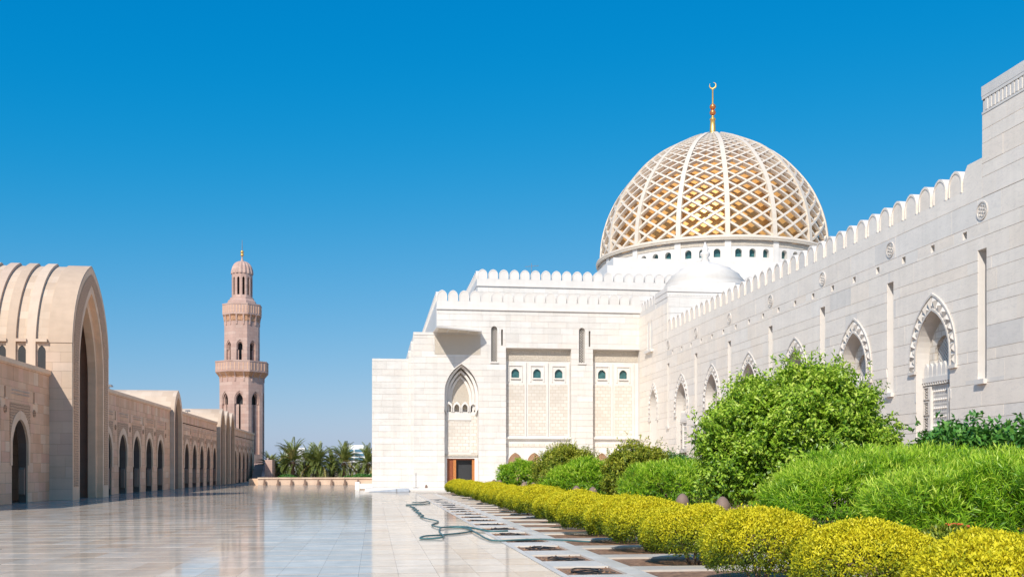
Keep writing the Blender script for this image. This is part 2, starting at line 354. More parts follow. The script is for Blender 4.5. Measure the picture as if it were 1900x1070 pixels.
M['tile'] = floor_mat('polished_marble_tile', [(0, (.78, .615, .46)), (.3, (.88, .75, .61)), (.6, (.83, .705, .57)), (1, (.88, .78, .665))], .075)
M['grout'] = floor_mat('brown_inlay_strip', [(0, (.13, .085, .06)), (1, (.16, .105, .075))], .16)
M['pave'] = stone('pale_paving', [(0, (.66, .60, .53)), (1, (.74, .69, .62))], rough=.35, wear=.15)
# ------------------------------------------------------------------ setting: ground, court floor, garden beds
m = MB(); m.face([(-3000, -800, -.2), (3000, -800, -.2), (3000, 5000, -.2), (-3000, 5000, -.2)])
tag(m.build('ground', M['sandg']), kind='structure')
court = MB(); court.box(-30, 3.5, -12, 139.6, -.15, -.004); court.box(3.5, 30, 88, 97.0, -.15, -.004); court.box(3.5, 30, -12, 4, -.15, -.0045)
court = tag(court.build('court_floor', M['grout']), kind='structure')
TW, TL, GX, GY = .76, 1.5, .005, .085
tiles = []
x = 3.496-44*TW
while x < 29:
    y = -11.5
    while y < 139:
        if x+TW < 3.51 or (88.1 < y and y+TL < 97): tiles.append((x, y))
        y += TL
    x += TW
th_ = R(7.684); s_, c_ = math.sin(th_), math.cos(th_)
def seen(t):
    d = t[0]*s_+t[1]*c_; r = t[0]*c_-t[1]*s_
    return d if d > 18.5 and abs(r)/d < .53 else d+1000 if d > 0 else 3000
tiles.sort(key=seen)
tm = MB(); tm.box(0, TW-GX, 0, TL-GY, -.05, 0)
tm.f = [f for i, f in enumerate(tm.f) if i != 0]
tmesh = tm.mesh('floor_tile', M['tile']); rest = MB()
for i, (x, y) in enumerate(tiles):
    if i < 300:
        o = link('floor_tile', tmesh, court); o.location = (x, y, 0)
    else:
        n = len(rest.v); rest.v += [(x, y, 0), (x+TW-GX, y, 0), (x+TW-GX, y+TL-GY, 0), (x, y+TL-GY, 0)]; rest.f.append((n, n+1, n+2, n+3))
tag(rest.build('floor_tiles', M['tile'], court), kind='stuff')
# garden: soil sheet with paving pieces round square openings
gs = MB(); gs.face([(3.52, 4, -.035), (40, 4, -.035), (40, 88, -.035), (3.52, 88, -.035)])
soil = tag(gs.build('garden_soil', M['soil']), kind='structure')
PITCH = 2.95; Y0B = 16.2
gp = MB()
paving = tag(MB().build('garden_paving', M['pave']), kind='structure')
def slab(x0, x1, y0, y1):
    q = MB(); g = .006
    q.box(x0+g, x1-g, y0+g, y1-g, -.15, .006+random.uniform(-.0015, .0015)); q.build('paving_slab', M['pave'], paving)
slab(3.5, 3.66, 4, 30); slab(3.5, 3.66, 30, 60); slab(3.5, 3.66, 60, 88)
for k in range(-4, 25):
    y = Y0B+k*PITCH
    if y+PITCH > 88: break
    slab(3.66, 4.85, y+1.70, y+PITCH)                     # between the open beds
    slab(4.85, 5.28, y, y+1.4); slab(4.85, 5.28, y+1.4, y+PITCH)
    slab(5.28, 8.4, y+.75, y+1.55)                         # between the hedge beds
    slab(8.4, 9.2, y, y+PITCH)
# ------------------------------------------------------------------ prayer hall (white marble, far end)
hall = empty('prayer_hall', (15, 102, 0), 'white marble prayer hall with crenellated roofline, tall portal and open wooden door', 'building')
FW = Frame((0, 102.0), (1, 0), (0, -1))
def wall_box(name, x0, x1, y0, y1, z0, z1, mat='marble_core', parent=None):
    m = MB(); m.box(x0, x1, y0, y1, z0, z1); return m.build(name, M[mat], parent)
wall_box('platform', -.9, 30, 97.1, 103, -.1, .3, 'marble_trim', hall)
wall_box('step', -.5, 30, 96.7, 97.098, -.1, .15, 'marble_trim', hall)
CW = [.3]+[.3+.62*i for i in range(1, 40)]
def upto(cs, z): return [c for c in cs if c < z-.25]+[z]
# stepped pylons at the left
for (x0, x1, yf, zt, yb) in ((-.22, 3.36, 102.6, 13.15, 112), (3.36, 3.6, 102.35, 13.95, 111), (3.6, 3.86, 102.1, 14.85, 110)):
    p = wall_box('pylon', x0, x1, yf, yb, .3, zt-.25, 'marble_trim', hall)
    clad(Frame((0, yf), (1, 0), (0, -1)), x0, x1, upto(CW, zt-.25), (1.1, 2.0), [], M['marble'], p, seed=int(zt*10))
    q = MB(); q.box(x0-.02, x1, yf-.045, yb, zt-.248, zt); q.build('coping', M['marble_trim'], p)
    q = MB(); q.box(x0-.03, x0-.002, yf, yb, .3, zt-.26); q.build('side_facing', M['marble_trim'], p)
# main wall with openings (u = X)
ZT = 18.2
portal = Hole(8.66, 1.72, .3, 9.7, 12.66)
lat1, lat2 = Hole(11.95, .31, 12.95, 16.2, 16.52), Hole(20.95, .31, 12.95, 16.2, 16.52)
slot1, slot2 = Hole(12.75, .09, 14.6, 16.2, 16.2), Hole(21.75, .09, 14.6, 16.2, 16.2)
holesW = [portal, lat1, lat2, slot1, slot2]
core = MB()
for (u0, u1, z0, z1) in ((3.86, 6.2, .3, 15.75), (6.2, 10.7, .3, 12.8), (10.7, 13.15, .3, 12.8), (10.7, 12.4, 12.8, ZT), (12.4, 13.15, 12.8, ZT), (6.2, 10.7, 12.8, ZT), (13.15, 19.85, 14.35, ZT),
                         (19.85, 22.1, .3, 12.8), (19.85, 21.4, 12.8, ZT), (21.4, 22.1, 12.8, ZT), (22.1, 27, 14.35, ZT), (27, 33, .3, ZT)):
    for poly in cell(u0, u1, z0, z1, holesW): ext(core, FW, poly, -1.6, 0)
wl = core.build('front_wall', M['marble_trim'], hall)
def rankw(poly): return -abs((poly[1][0]-poly[0][0]))
clad(FW, 3.86, 6.2, upto(CW, 15.5), (1.2, 2.2), holesW, M['marble'], wl, seed=3)
clad(FW, 6.2, 13.15, upto(CW, ZT), (1.2, 2.2), holesW, M['marble'], wl, seed=4)
wl2 = MB(); wl2.box(13.2, 26.9, 103.602, 103.618, 14.6, 17); wl2 = wl2.build('upper_wall', M['marble_trim'], hall)
clad(FW, 13.15, 27, [14.35, 14.9]+[c for c in upto(CW, ZT) if c > 15.2], (1.2, 2.2), holesW, M['marble'], wl2, seed=5)
clad(FW, 19.85, 22.1, upto([c for c in CW if c < 14.2], 14.35), (1.1, 1.6), holesW, M['marble'], wl2, seed=6)
q = MB(); q.box(3.84, 6.18, 101.93, 103.4, 15.502, 15.78); q.build('coping', M['marble_trim'], hall)
q = MB(); q.box(3.82, 3.858, 101.99, 110, .3, 15.5); q.build('side_facing', M['marble_trim'], hall)
# big body behind, side wall facing the court
wall_box('hall_body', 6.21, 88, 103.62, 182, .3, 18.2, 'marble_trim', hall)
q = MB(); q.box(6.15, 6.197, 101.99, 182, 13, 18.2); q.build('side_facing', M['marble_trim'], hall)
def merlons(fr, us, z, hw, h, n0, n1, parent, mat):
    m = MB()
    ol = Hole(0, hw, 0, h*.45, h).outline(6); ext(m, fr, ol, n0, n1, True)
    ri = MB(); a = Hole(0, hw, 0, h*.45, h); ring(ri, fr, Hole(0, hw+.001, 0, h*.45, h+.001), Hole(0, hw*.86, 0, h*.43, h*.9), n1-.02, n1+.03, 6)
    m.v += [] ; k = len(m.v); m.v += ri.v; m.f += [tuple(i+k for i in f) for f in ri.f]
    me = m.mesh('merlon', mat)
    for u in us:
        o = link('merlon', me, parent); w = Vector(o.location)
        o.location = w+Vector((fr.u[0]*u, fr.u[1]*u, z))
def parapet(name, x0, x1, y0, y1, z0, z1, led, parent):
    m = MB(); m.box(x0, x1, y0, y1, z0, z1); m.box(x0-.03, x1, y0-.07, y0-.001, z0-.12, z0+.05)
    return m.build(name, M['marble_trim'], parent)
pp = parapet('parapet', 6.15, 34, 101.9, 102.5, 18.22, 18.95, 0, hall)
merlons(Frame((0, 101.9), (1, 0), (0, -1)), [6.7+1.1*i for i in range(19)], 18.952, .49, 1.08, -.45, 0, pp, M['marble_trim'])
q = MB(); q.box(6.15, 6.75, 102.502, 150, 18.22, 18.95); pps = q.build('side_parapet', M['marble_trim'], hall)
merlons(Frame((6.15, 0), (0, 1), (-1, 0)), [103+1.3*i for i in range(34)], 18.952, .49, 1.08, -.45, 0, pps, M['marble_trim'])
# second tier
wall_box('upper_tier', 10.87, 88, 108, 182, 18.2, 21.7, 'marble_trim', hall)
ut = MB(); ut.box(10.85, 10.86, 108, 182, 18.2, 21.7); utw = ut.build('upper_tier_wall', M['marble_trim'], hall)
clad(Frame((0, 108), (1, 0), (0, -1)), 10.87, 44, [18.2, 19.0, 19.6, 20.4, 21.0, 21.7], (1.2, 2.2), [], M['marble'], utw, seed=8, limit=110)
pp2 = parapet('parapet', 10.8, 45, 107.9, 108.5, 21.72, 22.4, 0, hall)
merlons(Frame((0, 107.9), (1, 0), (0, -1)), [11.4+1.14*i for i in range(28)], 22.402, .5, 1.0, -.45, 0, pp2, M['marble_trim'])
q = MB(); q.box(10.8, 11.4, 108.502, 150, 21.72, 22.4); pps = q.build('side_parapet', M['marble_trim'], hall)
merlons(Frame((10.8, 0), (0, 1), (-1, 0)), [109+1.3*i for i in range(30)], 22.402, .5, 1.0, -.45, 0, pps, M['marble_trim'])
# lattice windows in the piers
def lattice(fr, h, n, parent, mat, step=.26, bar=.04, name='window_lattice'):
    m = MB(); z = h.z0
    L = h.za-h.z0
    for sg in (1, -1):
        k = -h.a*2
        while k < L:
            pts = []
            for i in range(13):
                u = -h.a+2*h.a*i/12; zz = h.z0+k+sg*(u)+h.a
                if h.z0 <= zz <= h.za-.02 and abs(u) <= h.w(zz)+1e-6: pts.append((h.c+u, zz))
            if len(pts) > 1:
                a, b = pts[0], pts[-1]; dx, dz = b[0]-a[0], b[1]-a[1]; l = math.hypot(dx, dz)
                if l > .06:
                    px, pz = -dz/l*bar/2, dx/l*bar/2
                    ext(m, fr, [(a[0]-px, a[1]-pz), (b[0]-px, b[1]-pz), (b[0]+px, b[1]+pz), (a[0]+px, a[1]+pz)], n-.05, n+.003*sg)
            k += step
    return m.build(name, mat, parent)
for h in (lat1, lat2):
    lattice(FW, h, -.25, hall, M['screen'])
    q = MB(); fbox(q, FW, h.c-.42, h.c+.42, h.z0-.16, h.z0-.01, .03, .16); q.build('window_sill', M['marble_trim'], hall)
    q = MB(); fbox(q, FW, h.c-.5, h.c+.5, h.z0-.3, h.za+.3, -1.2, -.9); q.build('window_glass', M['dark'], hall)
for h in (slot1, slot2):
    q = MB(); fbox(q, FW, h.c-.2, h.c+.2, h.z0-.1, h.za+.1, -.9, -.7); q.build('slot_back', M['dark'], hall)
# canopy over the portal: deep at its left end, shallow at its right
cp = MB(); zc = 15.78
pl = [(5.92, 98.3), (5.78, 101.97), (10.6, 101.97), (10.6, 100.9)]
cp.face([(x, y, zc) for x, y in pl]); cp.face([(x, y, zc+.13) for x, y in pl])
for i in range(4):
    a, b_ = pl[i], pl[(i+1) % 4]; cp.face([(*a, zc), (*b_, zc), (*b_, zc+.13), (*a, zc+.13)])
cpo = cp.build('canopy', M['marble_trim'], hall)
for i in range(4):                                        # soffit coffers
    x0 = 6.2+i*1.05; ya = 98.6+(x0-5.9)*.55+.62
    q = MB(); q.box(x0, x0+.9, ya, 101.9, zc-.05, zc-.002); q.build('soffit_panel', M['marble_carved'], cpo)
q = MB(); fbox(q, FW, 5.95, 10.55, 13.6, 15.6, .034, .06); q.build('carved_frieze', M['marble_carved'], hall)
# portal niche: receding pointed arches, carved panel, door
for i, (da, dn) in enumerate(((.28, -.55), (.56, -1.0), (.84, -1.4))):
    ho, hi = Hole(portal.c, portal.a, 7.6, 9.7, 12.66), Hole(portal.c+.0, portal.a-da, 7.6, 9.4-.1*i, 12.4-.5*i)
    m = MB(); ring(m, FW, Hole(portal.c, portal.a-da+.28, 8.2, 9.45-.1*i, 12.62-.5*i), hi, dn-.35, dn, 12); m.build('stepped_arch', M['marble_trim'], hall)
    bk = MB(); ext(bk, FW, Hole(portal.c, portal.a-.02, 8.2, 9.6, 12.6).outline(10), -1.58, -1.5); 
bk.build('niche_vault', M['marble_carved'], hall)
for i in range(4):
    u = portal.c-1.25+i*.83
    m = MB(); ring(m, FW, Hole(u, .38, 7.9, 8.35, 8.95), Hole(u, .27, 7.9, 8.3, 8.7), -1.45, -.75, 5); m.build('muqarnas_arch', M['marble_trim'], hall)
q = MB(); fbox(q, FW, portal.c-1.7, portal.c+1.7, 3.2, 7.9, -1.58, -.85); q.build('niche_wall', M['marble_trim'], hall)
q = MB(); fbox(q, FW, portal.c-1.35, portal.c+.9, 3.9, 7.0, -.848, -.80); q.build('carved_panel', M['marble_panel'], hall)
q = MB(); fbox(q, FW, portal.c+1.05, portal.c+1.6, 3.7, 7.6, -.848, -.81); q.build('carved_panel', M['marble_panel'], hall)
q = MB(); fbox(q, FW, portal.c-1.5, portal.c+1.0, 7.06, 7.16, -.848, -.74); q.build('moulding', M['marble_trim'], hall)
q = MB(); fbox(q, FW, portal.c-1.68, portal.c+1.68, 3.42, 3.62, -.849, -.72); q.build('moulding', M['marble_carved'], hall)
q = MB(); fbox(q, FW, portal.c-1.71, portal.c-1.40, .3, 3.2, -1.58, -.86); fbox(q, FW, portal.c+1.40, portal.c+1.71, .3, 3.2, -1.58, -.86); q.build('door_jamb', M['marble_trim'], hall)
dr = MB(); fbox(dr, FW, portal.c-1.399, portal.c-.78, .31, 3.05, -1.15, -1.05); dr = dr.build('door', M['wood'], hall)
for z in (.6, 1.4, 2.2):
    for du in (-1.32, -1.07):
        q = MB(); fbox(q, FW, portal.c+du, portal.c+du+.2, z, z+.65, -1.049, -1.02); q.build('door_panel', M['wood'], dr)
q = MB(); fbox(q, FW, portal.c-.77, portal.c-.48, .31, 3.05, -1.3, -1.0); d2 = q.build('door', M['wood_l'], hall)
q = MB(); q.lathe([(.0, 0), (.04, .02), (.04, .06), (0, .08)], 10, FW.p(portal.c-.62, 1.35, -.98)); q.build('handle', M['brass'], d2)
q = MB(); fbox(q, FW, portal.c+1.15, portal.c+1.399, .31, 3.05, -1.3, -1.0); q.build('door', M['wood_l'], hall)
q = MB(); fbox(q, FW, portal.c-1.41, portal.c+1.41, .301, 3.19, -1.59, -1.5); q.build('doorway_dark', M['dark'], hall)
q = MB(); fbox(q, FW, portal.c-1.39, portal.c+1.39, 3.052, 3.198, -1.3, -1.02); q.build('door_lintel', M['wood'], hall)
# recessed bays
FB = Frame((0, 102.7), (1, 0), (0, -1))
def bay(u0, u1, first, n):
    hs_ = []; cs = [first+2.24*i for i in range(n)]
    for c in cs: hs_ += [Hole(c, .41, 11.42, 11.95, 12.33)]
    lows = [Hole(first-.0+1.95*i, .75, .3, 2.75, 3.8) for i in range(n+1) if first+1.95*i+.8 < u1]
    m = MB()
    for i, c in enumerate(cs):
        a = u0 if i == 0 else c-1.12; b = u1 if i == n-1 else c+1.12
        for poly in cell(a, b, 10.8, 14.4, hs_): ext(m, FB, poly, -.8, 0)
    for poly in cell(u0, u1, .3, 10.8, lows): ext(m, FB, poly, -.8, 0)
    by = m.build('recessed_bay', M['marble_trim'], hall)
    q = MB(); fbox(q, FB, u0, u1, 13.15, 14.25, .002, .05); q.build('carved_frieze', M['marble_carved'], by)
    q = MB(); fbox(q, FB, u0, u1, 5.2, 5.42, .002, .3); q.build('sill_course', M['marble_trim'], by)
    q = MB(); fbox(q, FB, u0+.1, u1-.1, 4.35, 4.7, .002, .04); q.build('carved_band', M['marble_panel'], by)
    for i, c in enumerate(cs):
        q = MB(); fbox(q, FB, c-.92, c+.92 if c+.92 < u1 else u1-.05, 5.6, 10.75, .002, .035); q.build('carved_panel', M['marble_panel'], by)
        q = MB(); fbox(q, FB, c+1.03, c+1.12, 5.43, 13.0, .002, .13); q.build('pilaster', M['marble_trim'], by)
        q = MB()
        fbox(q, FB, c-.72, c-.64, 11.0, 12.62, .002, .09); fbox(q, FB, c+.64, c+.72, 11.0, 12.62, .002, .09); fbox(q, FB, c-.72, c+.72, 12.622, 12.72, .002, .1)
        w = q.build('window', M['marble_trim'], by)
        q = MB(); fbox(q, FB, c-.5, c+.5, 11.3, 12.45, -.3, -.25); q.build('pane', M['glass'], w)
        q = MB(); fbox(q, FB, c-.5, c+.5, 11.28, 11.40, .002, .16); q.build('sill', M['marble_trim'], w)
    for h in lows:
        q = MB(); ring(q, FB, Hole(h.c, h.a+.2, .3, 2.75, 4.05), h, .002, .08, 8); q.build('arch_surround', M['marble_trim'], by)
    q = MB(); fbox(q, FB, u0, u1, .3, 4.2, -.79, -.72); q.build('arcade_back', M['sand_trim'], by)  # sand colour on the marble back paints in warm shade under the arches
    return by
bay(13.15, 19.85, 14.2, 3); bay(22.1, 27.0, 23.2, 2)
# base block of the dome
wall_box('dome_base_block', 29.6, 70, 124.6, 165, 21.7, 28.6, 'marble_trim', hall)
wall_box('dome_base_step', 28.6, 71, 123.6, 166, 21.72, 27.4, 'marble_trim', hall)
for i in range(3):
    m = MB(); x = (14.5+i*7, 12.0, 18.2)[0]
# roof aerial
ae = empty('roof_aerial', (17.3, 112, 22), 'thin metal television aerial behind the upper battlements', 'aerial')
m = MB(); m.tube([(17.3, 112, 21.7), (17.3, 112, 25)], .03); m.build('mast', M['steel'], ae)
m = MB()
m.tube([(16.6, 112, 24.6), (18.1, 112, 24.75)], .02)
for i in range(5): m.tube([(16.7+i*.32, 111.6, 24.63+i*.03), (16.7+i*.32, 112.4, 24.63+i*.03)], .015)
m.build('antenna_rod', M['steel'], ae)
# ------------------------------------------------------------------ dome
DC = (49.35, 144.7)
dome = empty('lattice_dome', (DC[0], DC[1], 28.6), 'large white stone lattice dome over a gilded inner shell with crescent finial', 'dome')
PR = [(16.75, 32.8), (16.72, 34.2), (16.5, 36.3), (15.8, 38.9), (14.6, 41.6), (13.2, 43.7), (10.9, 46.35), (8.5, 48.3), (6.1, 49.6), (3.4, 50.95), (2.2, 51.4), (1.0, 51.8)]
pr = np.array(PR); pr[:, 1] = 32.8+(pr[:, 1]-32.8)*.968; pr[:, 0] *= .972; sl_ = np.r_[0, np.cumsum(np.hypot(np.diff(pr[:, 0]), np.diff(pr[:, 1])))]
# smooth the profile
ss = np.linspace(0, sl_[-1], 200); rr = np.interp(ss, sl_, pr[:, 0]); zz = np.interp(ss, sl_, pr[:, 1])
for _ in range(60):
    rr[1:-1] = (rr[:-2]+2*rr[1:-1]+rr[2:])/4; zz[1:-1] = (zz[:-2]+2*zz[1:-1]+zz[2:])/4
def prof(s): return float(np.interp(s, ss, rr)), float(np.interp(s, ss, zz))
SMAX = ss[-1]; STOP = float(np.interp(-2.9, -rr, ss))
wv = 1/(rr+3.5); cw = np.r_[0, np.cumsum((wv[1:]+wv[:-1])/2*np.diff(ss))]
NR = 17; ctop = np.interp(STOP, ss, cw)
def lev(k): return float(np.interp(k/NR*ctop, cw, ss))
A0 = math.atan2(-DC[1], -DC[0])+R(6.7)                    # rib nearest the court
def dp(s, ang, off=0.):
    r, z = prof(s); r2, z2 = prof(min(s+.05, SMAX)); r1, z1 = prof(max(s-.05, 0))
    t = Vector((r2-r1, z2-z1)).normalized(); nr, nz = t.y, -t.x
    r += nr*off; z += nz*off
    return Vector((DC[0]+r*math.cos(ang), DC[1]+r*math.sin(ang), z))
def sweep(pts, w, n_in, n_out, mb):                       # pts: (s, ang) list
    rows = []
    P = [dp(*p) for p in pts]
    for i, (s, a) in enumerate(pts):
        t = (P[min(i+1, len(P)-1)]-P[max(i-1, 0)]).normalized()
        nn = (dp(s, a, .1)-P[i]).normalized(); b = t.cross(nn).normalized()
        rows.append([P[i]+b*w/2+nn*n_in, P[i]+b*w/2+nn*n_out, P[i]-b*w/2+nn*n_out, P[i]-b*w/2+nn*n_in])
    mb.grid(rows, True); mb.face(rows[0]); mb.face(rows[-1])
M['dome_rib'] = stone('dome_stone', [(0, (.70, .615, .51)), (1, (.75, .665, .56))], rough=.55, wear=.07)
for k in range(16):
    m = MB(); a = A0+k*R(22.5)
    sweep([(STOP*1.01*i/24, a) for i in range(25)], .62, -.3, .32, m); m.build('rib', M['dome_rib'], dome)
strands = []
for k in range(16):
    a = A0+k*R(22.5); mid = a+R(11.25)
    face_ = math.cos(mid-(A0-R(6.7)))
    for sg in (1, -1):
        for j in range(-2, NR+2):
            pts = []
            for i in range(9):
                x = i/8; l = j+(2*x if sg > 0 else 2-2*x)
                pts.append((l, a+x*R(22.5)))
            q = []
            for (l0, a0), (l1, a1) in zip(pts[:-1], pts[1:]):     # clip to the lattice field
                if 0 <= l0 <= NR and (not q): q.append((l0, a0))
                if 0 <= l0 <= NR and 0 <= l1 <= NR: q.append((l1, a1))
                elif 0 <= l1 <= NR: q.append((l1, a1))
            if len(q) > 1: strands.append((face_, [(lev(l), aa) for l, aa in q], k, sg))
strands.sort(key=lambda t: -t[0]); rest = {}
for i, (fc, q, k, sg) in enumerate(strands):
    m = MB() if i < 300 else rest.setdefault(k, MB())
    rmid = prof(q[len(q)//2][0])[0]; w = .15+.13*min(1, rmid/15)
    sweep(q, w, -.32+.02*sg, .16+.02*sg, m)
    if i < 300: m.build('lattice_bar', M['dome_rib'], dome)
for k, m in rest.items(): tag(m.build('lattice_field', M['dome_rib'], dome), kind='stuff')
m = MB(); cc = (DC[0], DC[1], 0)
m.lathe([(16.3, 32.3), (17.05, 32.3), (17.15, 32.5), (17.05, 32.7), (16.7, 32.85), (15.9, 32.85)], 96, cc); m.build('cornice', M['dome_rib'], dome, True)
m = MB(); m.lathe([(16.9, 32.06), (17.1, 32.06), (17.1, 32.296), (16.9, 32.296)], 96, cc); m.build('cornice_roll', M['marble_carved'], dome, True)
m = MB(); pz = [(r-1.15 if r > 3 else r*.6, z-.35) for r, z in zip(rr[::8], zz[::8])]
m.lathe(pz+[(.05, 50.6)], 64, cc); m.build('gilded_shell', M['gold'], dome, True)
m = MB(); m.lathe([(3.1, 50.15), (3.2, 50.45), (2.3, 50.9), (1.3, 51.25), (.75, 51.4), (.7, 51.1)], 32, cc); m.build('cap', M['dome_rib'], dome, True)
# drum with three arched windows between ribs
drum = MB(); DR = 16.65; seg = R(7.5); hw = DR*math.tan(seg/2)
dro = empty('x', (0, 0, 0), None, None); bpy.data.objects.remove(dro)
mm = MB()
for k in range(48):
    a = A0+R(3.75)+k*seg; nx, ny = math.cos(a), math.sin(a)
    fr = Frame((DC[0]+DR*nx, DC[1]+DR*ny), (-ny, nx), (nx, ny)); h = Hole(0, .44, 29.9, 30.6, 31.05)
    if k % 3 == 0: h.c = .30
    if k % 3 == 2: h.c = -.30
    for poly in cell(-hw, hw, 27.5, 32.05, [h]): ext(mm, fr, poly, -.9, 0)
dw = mm.build('drum', M['marble_trim'], dome)
for k in range(48):
    a = A0+R(3.75)+k*seg; nx, ny = math.cos(a), math.sin(a)
    if math.cos(a-(A0-R(6.7))) < -.1: continue
    fr = Frame((DC[0]+DR*nx, DC[1]+DR*ny), (-ny, nx), (nx, ny)); cx = (.30, 0, -.30)[k % 3]
    w = MB(); fbox(w, fr, cx-.5, cx+.5, 29.8, 31.1, -.75, -.6); w.build('window_glass', M['glass'], dw)
    w = MB(); fbox(w, fr, -hw+.35*(k % 3 == 0), hw-.35*(k % 3 == 2), 31.4, 31.9, .002, .07); w.build('lattice_band', M['marble_carved'], dw)
    if k % 3 == 0:
        b_ = a-seg/2; bx, by = math.cos(b_), math.sin(b_); f2 = Frame((DC[0]+(DR+.02)*bx, DC[1]+(DR+.02)*by), (-by, bx), (bx, by))
        w = MB(); fbox(w, f2, -.42, .42, 27.5, 32.04, -.2, .16); w.build('pilaster', M['marble_trim'], dw)
def crescent(mb, c, r, th):
    o = []
    for i in range(25):
        a = R(-60)+R(300)*i/24-R(0); o.append((c[0]+r*math.sin(a+R(150))*-1, c[2]+r*math.cos(a+R(150))))
    inn = []
    for i in range(25):
        a = R(-60)+R(300)*i/24; rr_ = r*.78
        inn.append((c[0]+rr_*math.sin(a+R(150))*-1-.12*r-.0, c[2]+rr_*math.cos(a+R(150))+.22*r))
    return o, inn
fin = MB(); fz = 51.3
fin.lathe([(.55, fz-.2), (.58, fz+.1), (.44, fz+.3), (.38, fz+1.6), (.33, fz+2.2), (.43, fz+2.25), (.43, fz+2.4), (.24, fz+2.5), (.18, fz+2.8)], 20, cc)
fo = fin.build('finial', M['brass'], dome, True)
for z, r in ((fz+3.3, .42), (fz+4.15, .42)):
    q = MB(); q.lathe([(.05, z-r)]+[(r*math.sin(math.pi*i/10)+.04, z-r*math.cos(math.pi*i/10)) for i in range(1, 10)]+[(.05, z+r)], 18, cc); q.build('finial_ball', M['copper'], fo, True)
q = MB(); q.lathe([(.13, fz+4.4), (.1, fz+6.6), (.16, fz+6.7), (.06, fz+6.85)], 10, cc); q.build('stem', M['brass'], fo, True)
q = MB(); cr_o, cr_i = [], []
rows = []
for i in range(29):                                       # crescent: fat in the middle, pointed horns, open to the upper left
    a = R(-150)+R(300)*i/28; wdt = .19*math.cos(a/2*.98*1.2)**1 if abs(a) < R(150) else .01
    wdt = max(.01, .14*(1-(abs(a)/R(150))**1.6)); rad = .46
    ax = a+R(-70)
    ux, uz = math.cos(ax), math.sin(ax); px, pz_ = rad*ux, rad*uz
    vx, vy = math.cos(A0+R(83)), math.sin(A0+R(83))
    row = []
    for (k1, k2) in ((1, 0), (0, 1), (-1, 0), (0, -1)):
        rx = px+ux*wdt*k1; rz = pz_+uz*wdt*k1
        row.append((DC[0]+vx*rx-vy*.1*k2*wdt/.2, DC[1]+vy*rx+vx*.1*k2*wdt/.2, fz+7.3+rz))
    rows.append(row)
q.grid(rows, True); q.build('crescent', M['brass'], fo, True)
# ------------------------------------------------------------------ side gallery (grey-white marble wall on the right)
gal = empty('side_gallery', (27, 67, 0), 'long grey white marble gallery wall with pointed niches, narrow slots and battlements', 'building')
FR = Frame((27.0, 0), (0, 1), (-1, 0))
BAY = 8.2; slots = [42.4+BAY*i for i in range(7)]; niches = [46.5+BAY*i for i in range(6)]
hl = []
for u in slots: hl.append(Hole(u, .33, 6.1, 11.9, 11.9))
for u in niches: hl.append(Hole(u, 1.5, .3, 7.6, 9.78))
door_h = Hole(96.6, 1.15, .3, 8.0, 9.9); hl.append(door_h)
wins = [Hole(97.4, .36, 13.9, 16.2, 16.8), Hole(98.6, .36, 13.9, 16.2, 16.8)]
holes_sq = [Hole(43.75+2.7333*i, .17, 12.62, 12.96, 12.96) for i in range(18)]
core = MB()
ub = [30.]+[x for u in slots for x in (u-2.0, u+2.0)]
cuts = [30]+sorted([u+2.05 for u in slots]+[u-2.05 for u in slots])+[102]
for a, b in zip(cuts[:-1], cuts[1:]):
    for poly in cell(a, b, 0, 12.0, [h for h in hl]): ext(core, FR, poly, -1.6, 0)
for i in range(-4, 20):
    a = 43.75+2.7333*(i-.5); b = a+2.7333
    for poly in cell(max(a, 30), min(b, 102), 12.0, 13.2, holes_sq): ext(core, FR, poly, -1.6, 0)
for poly in cell(30, 91.9, 13.2, 14.2, []): ext(core, FR, poly, -1.6, 0)
for poly in cell(91.9, 98.0, 13.2, 18.09, wins)+cell(98.0, 102, 13.2, 17.6, wins): ext(core, FR, poly, -1.6, 0)
for poly in cell(30, 42.4, 14.2, 18.5, []): ext(core, FR, poly, -1.6, 0)
gw = core.build('gallery_wall', M['marble_trim'], gal)
CR = [0, .85, 1.35, 2.35, 3.35, 3.86, 4.36, 4.87, 5.9, 6.9, 7.4, 8.42, 9.4, 9.95, 10.9, 11.45, 12.45, 13.08, 14.18]
allh = hl+holes_sq+wins
def rk(poly):
    u = sum(p[0] for p in poly)/len(poly); z = max(p[1] for p in poly)
    return u+(60 if z < 3.9 else 0)
clad(FR, 30.02, 101.95, CR, (1.5, 3.2), allh, M['marble_lifted'], gw, rank=rk, seed=21, gz=.02, gu=.010)
gw2 = MB(); gw2.box(28.0, 28.5, 31, 42, 14.3, 18); gw2 = gw2.build('near_tower', M['marble_trim'], gal)
clad(FR, 30.02, 42.4, [14.2, 15.1, 15.7, 16.6, 17.2, 17.9], (1.4, 2.6), [], M['marble_lifted'], gw2, seed=22, gz=.02)
gw3 = MB(); gw3.box(28.0, 28.5, 92, 101, 14.3, 17); gw3 = gw3.build('far_tower', M['marble_trim'], gal)
clad(FR, 91.9, 101.95, [14.2, 15.1, 15.7, 16.6, 17.6], (1.4, 2.6), wins, M['marble_lifted'], gw3, seed=23, gz=.02)
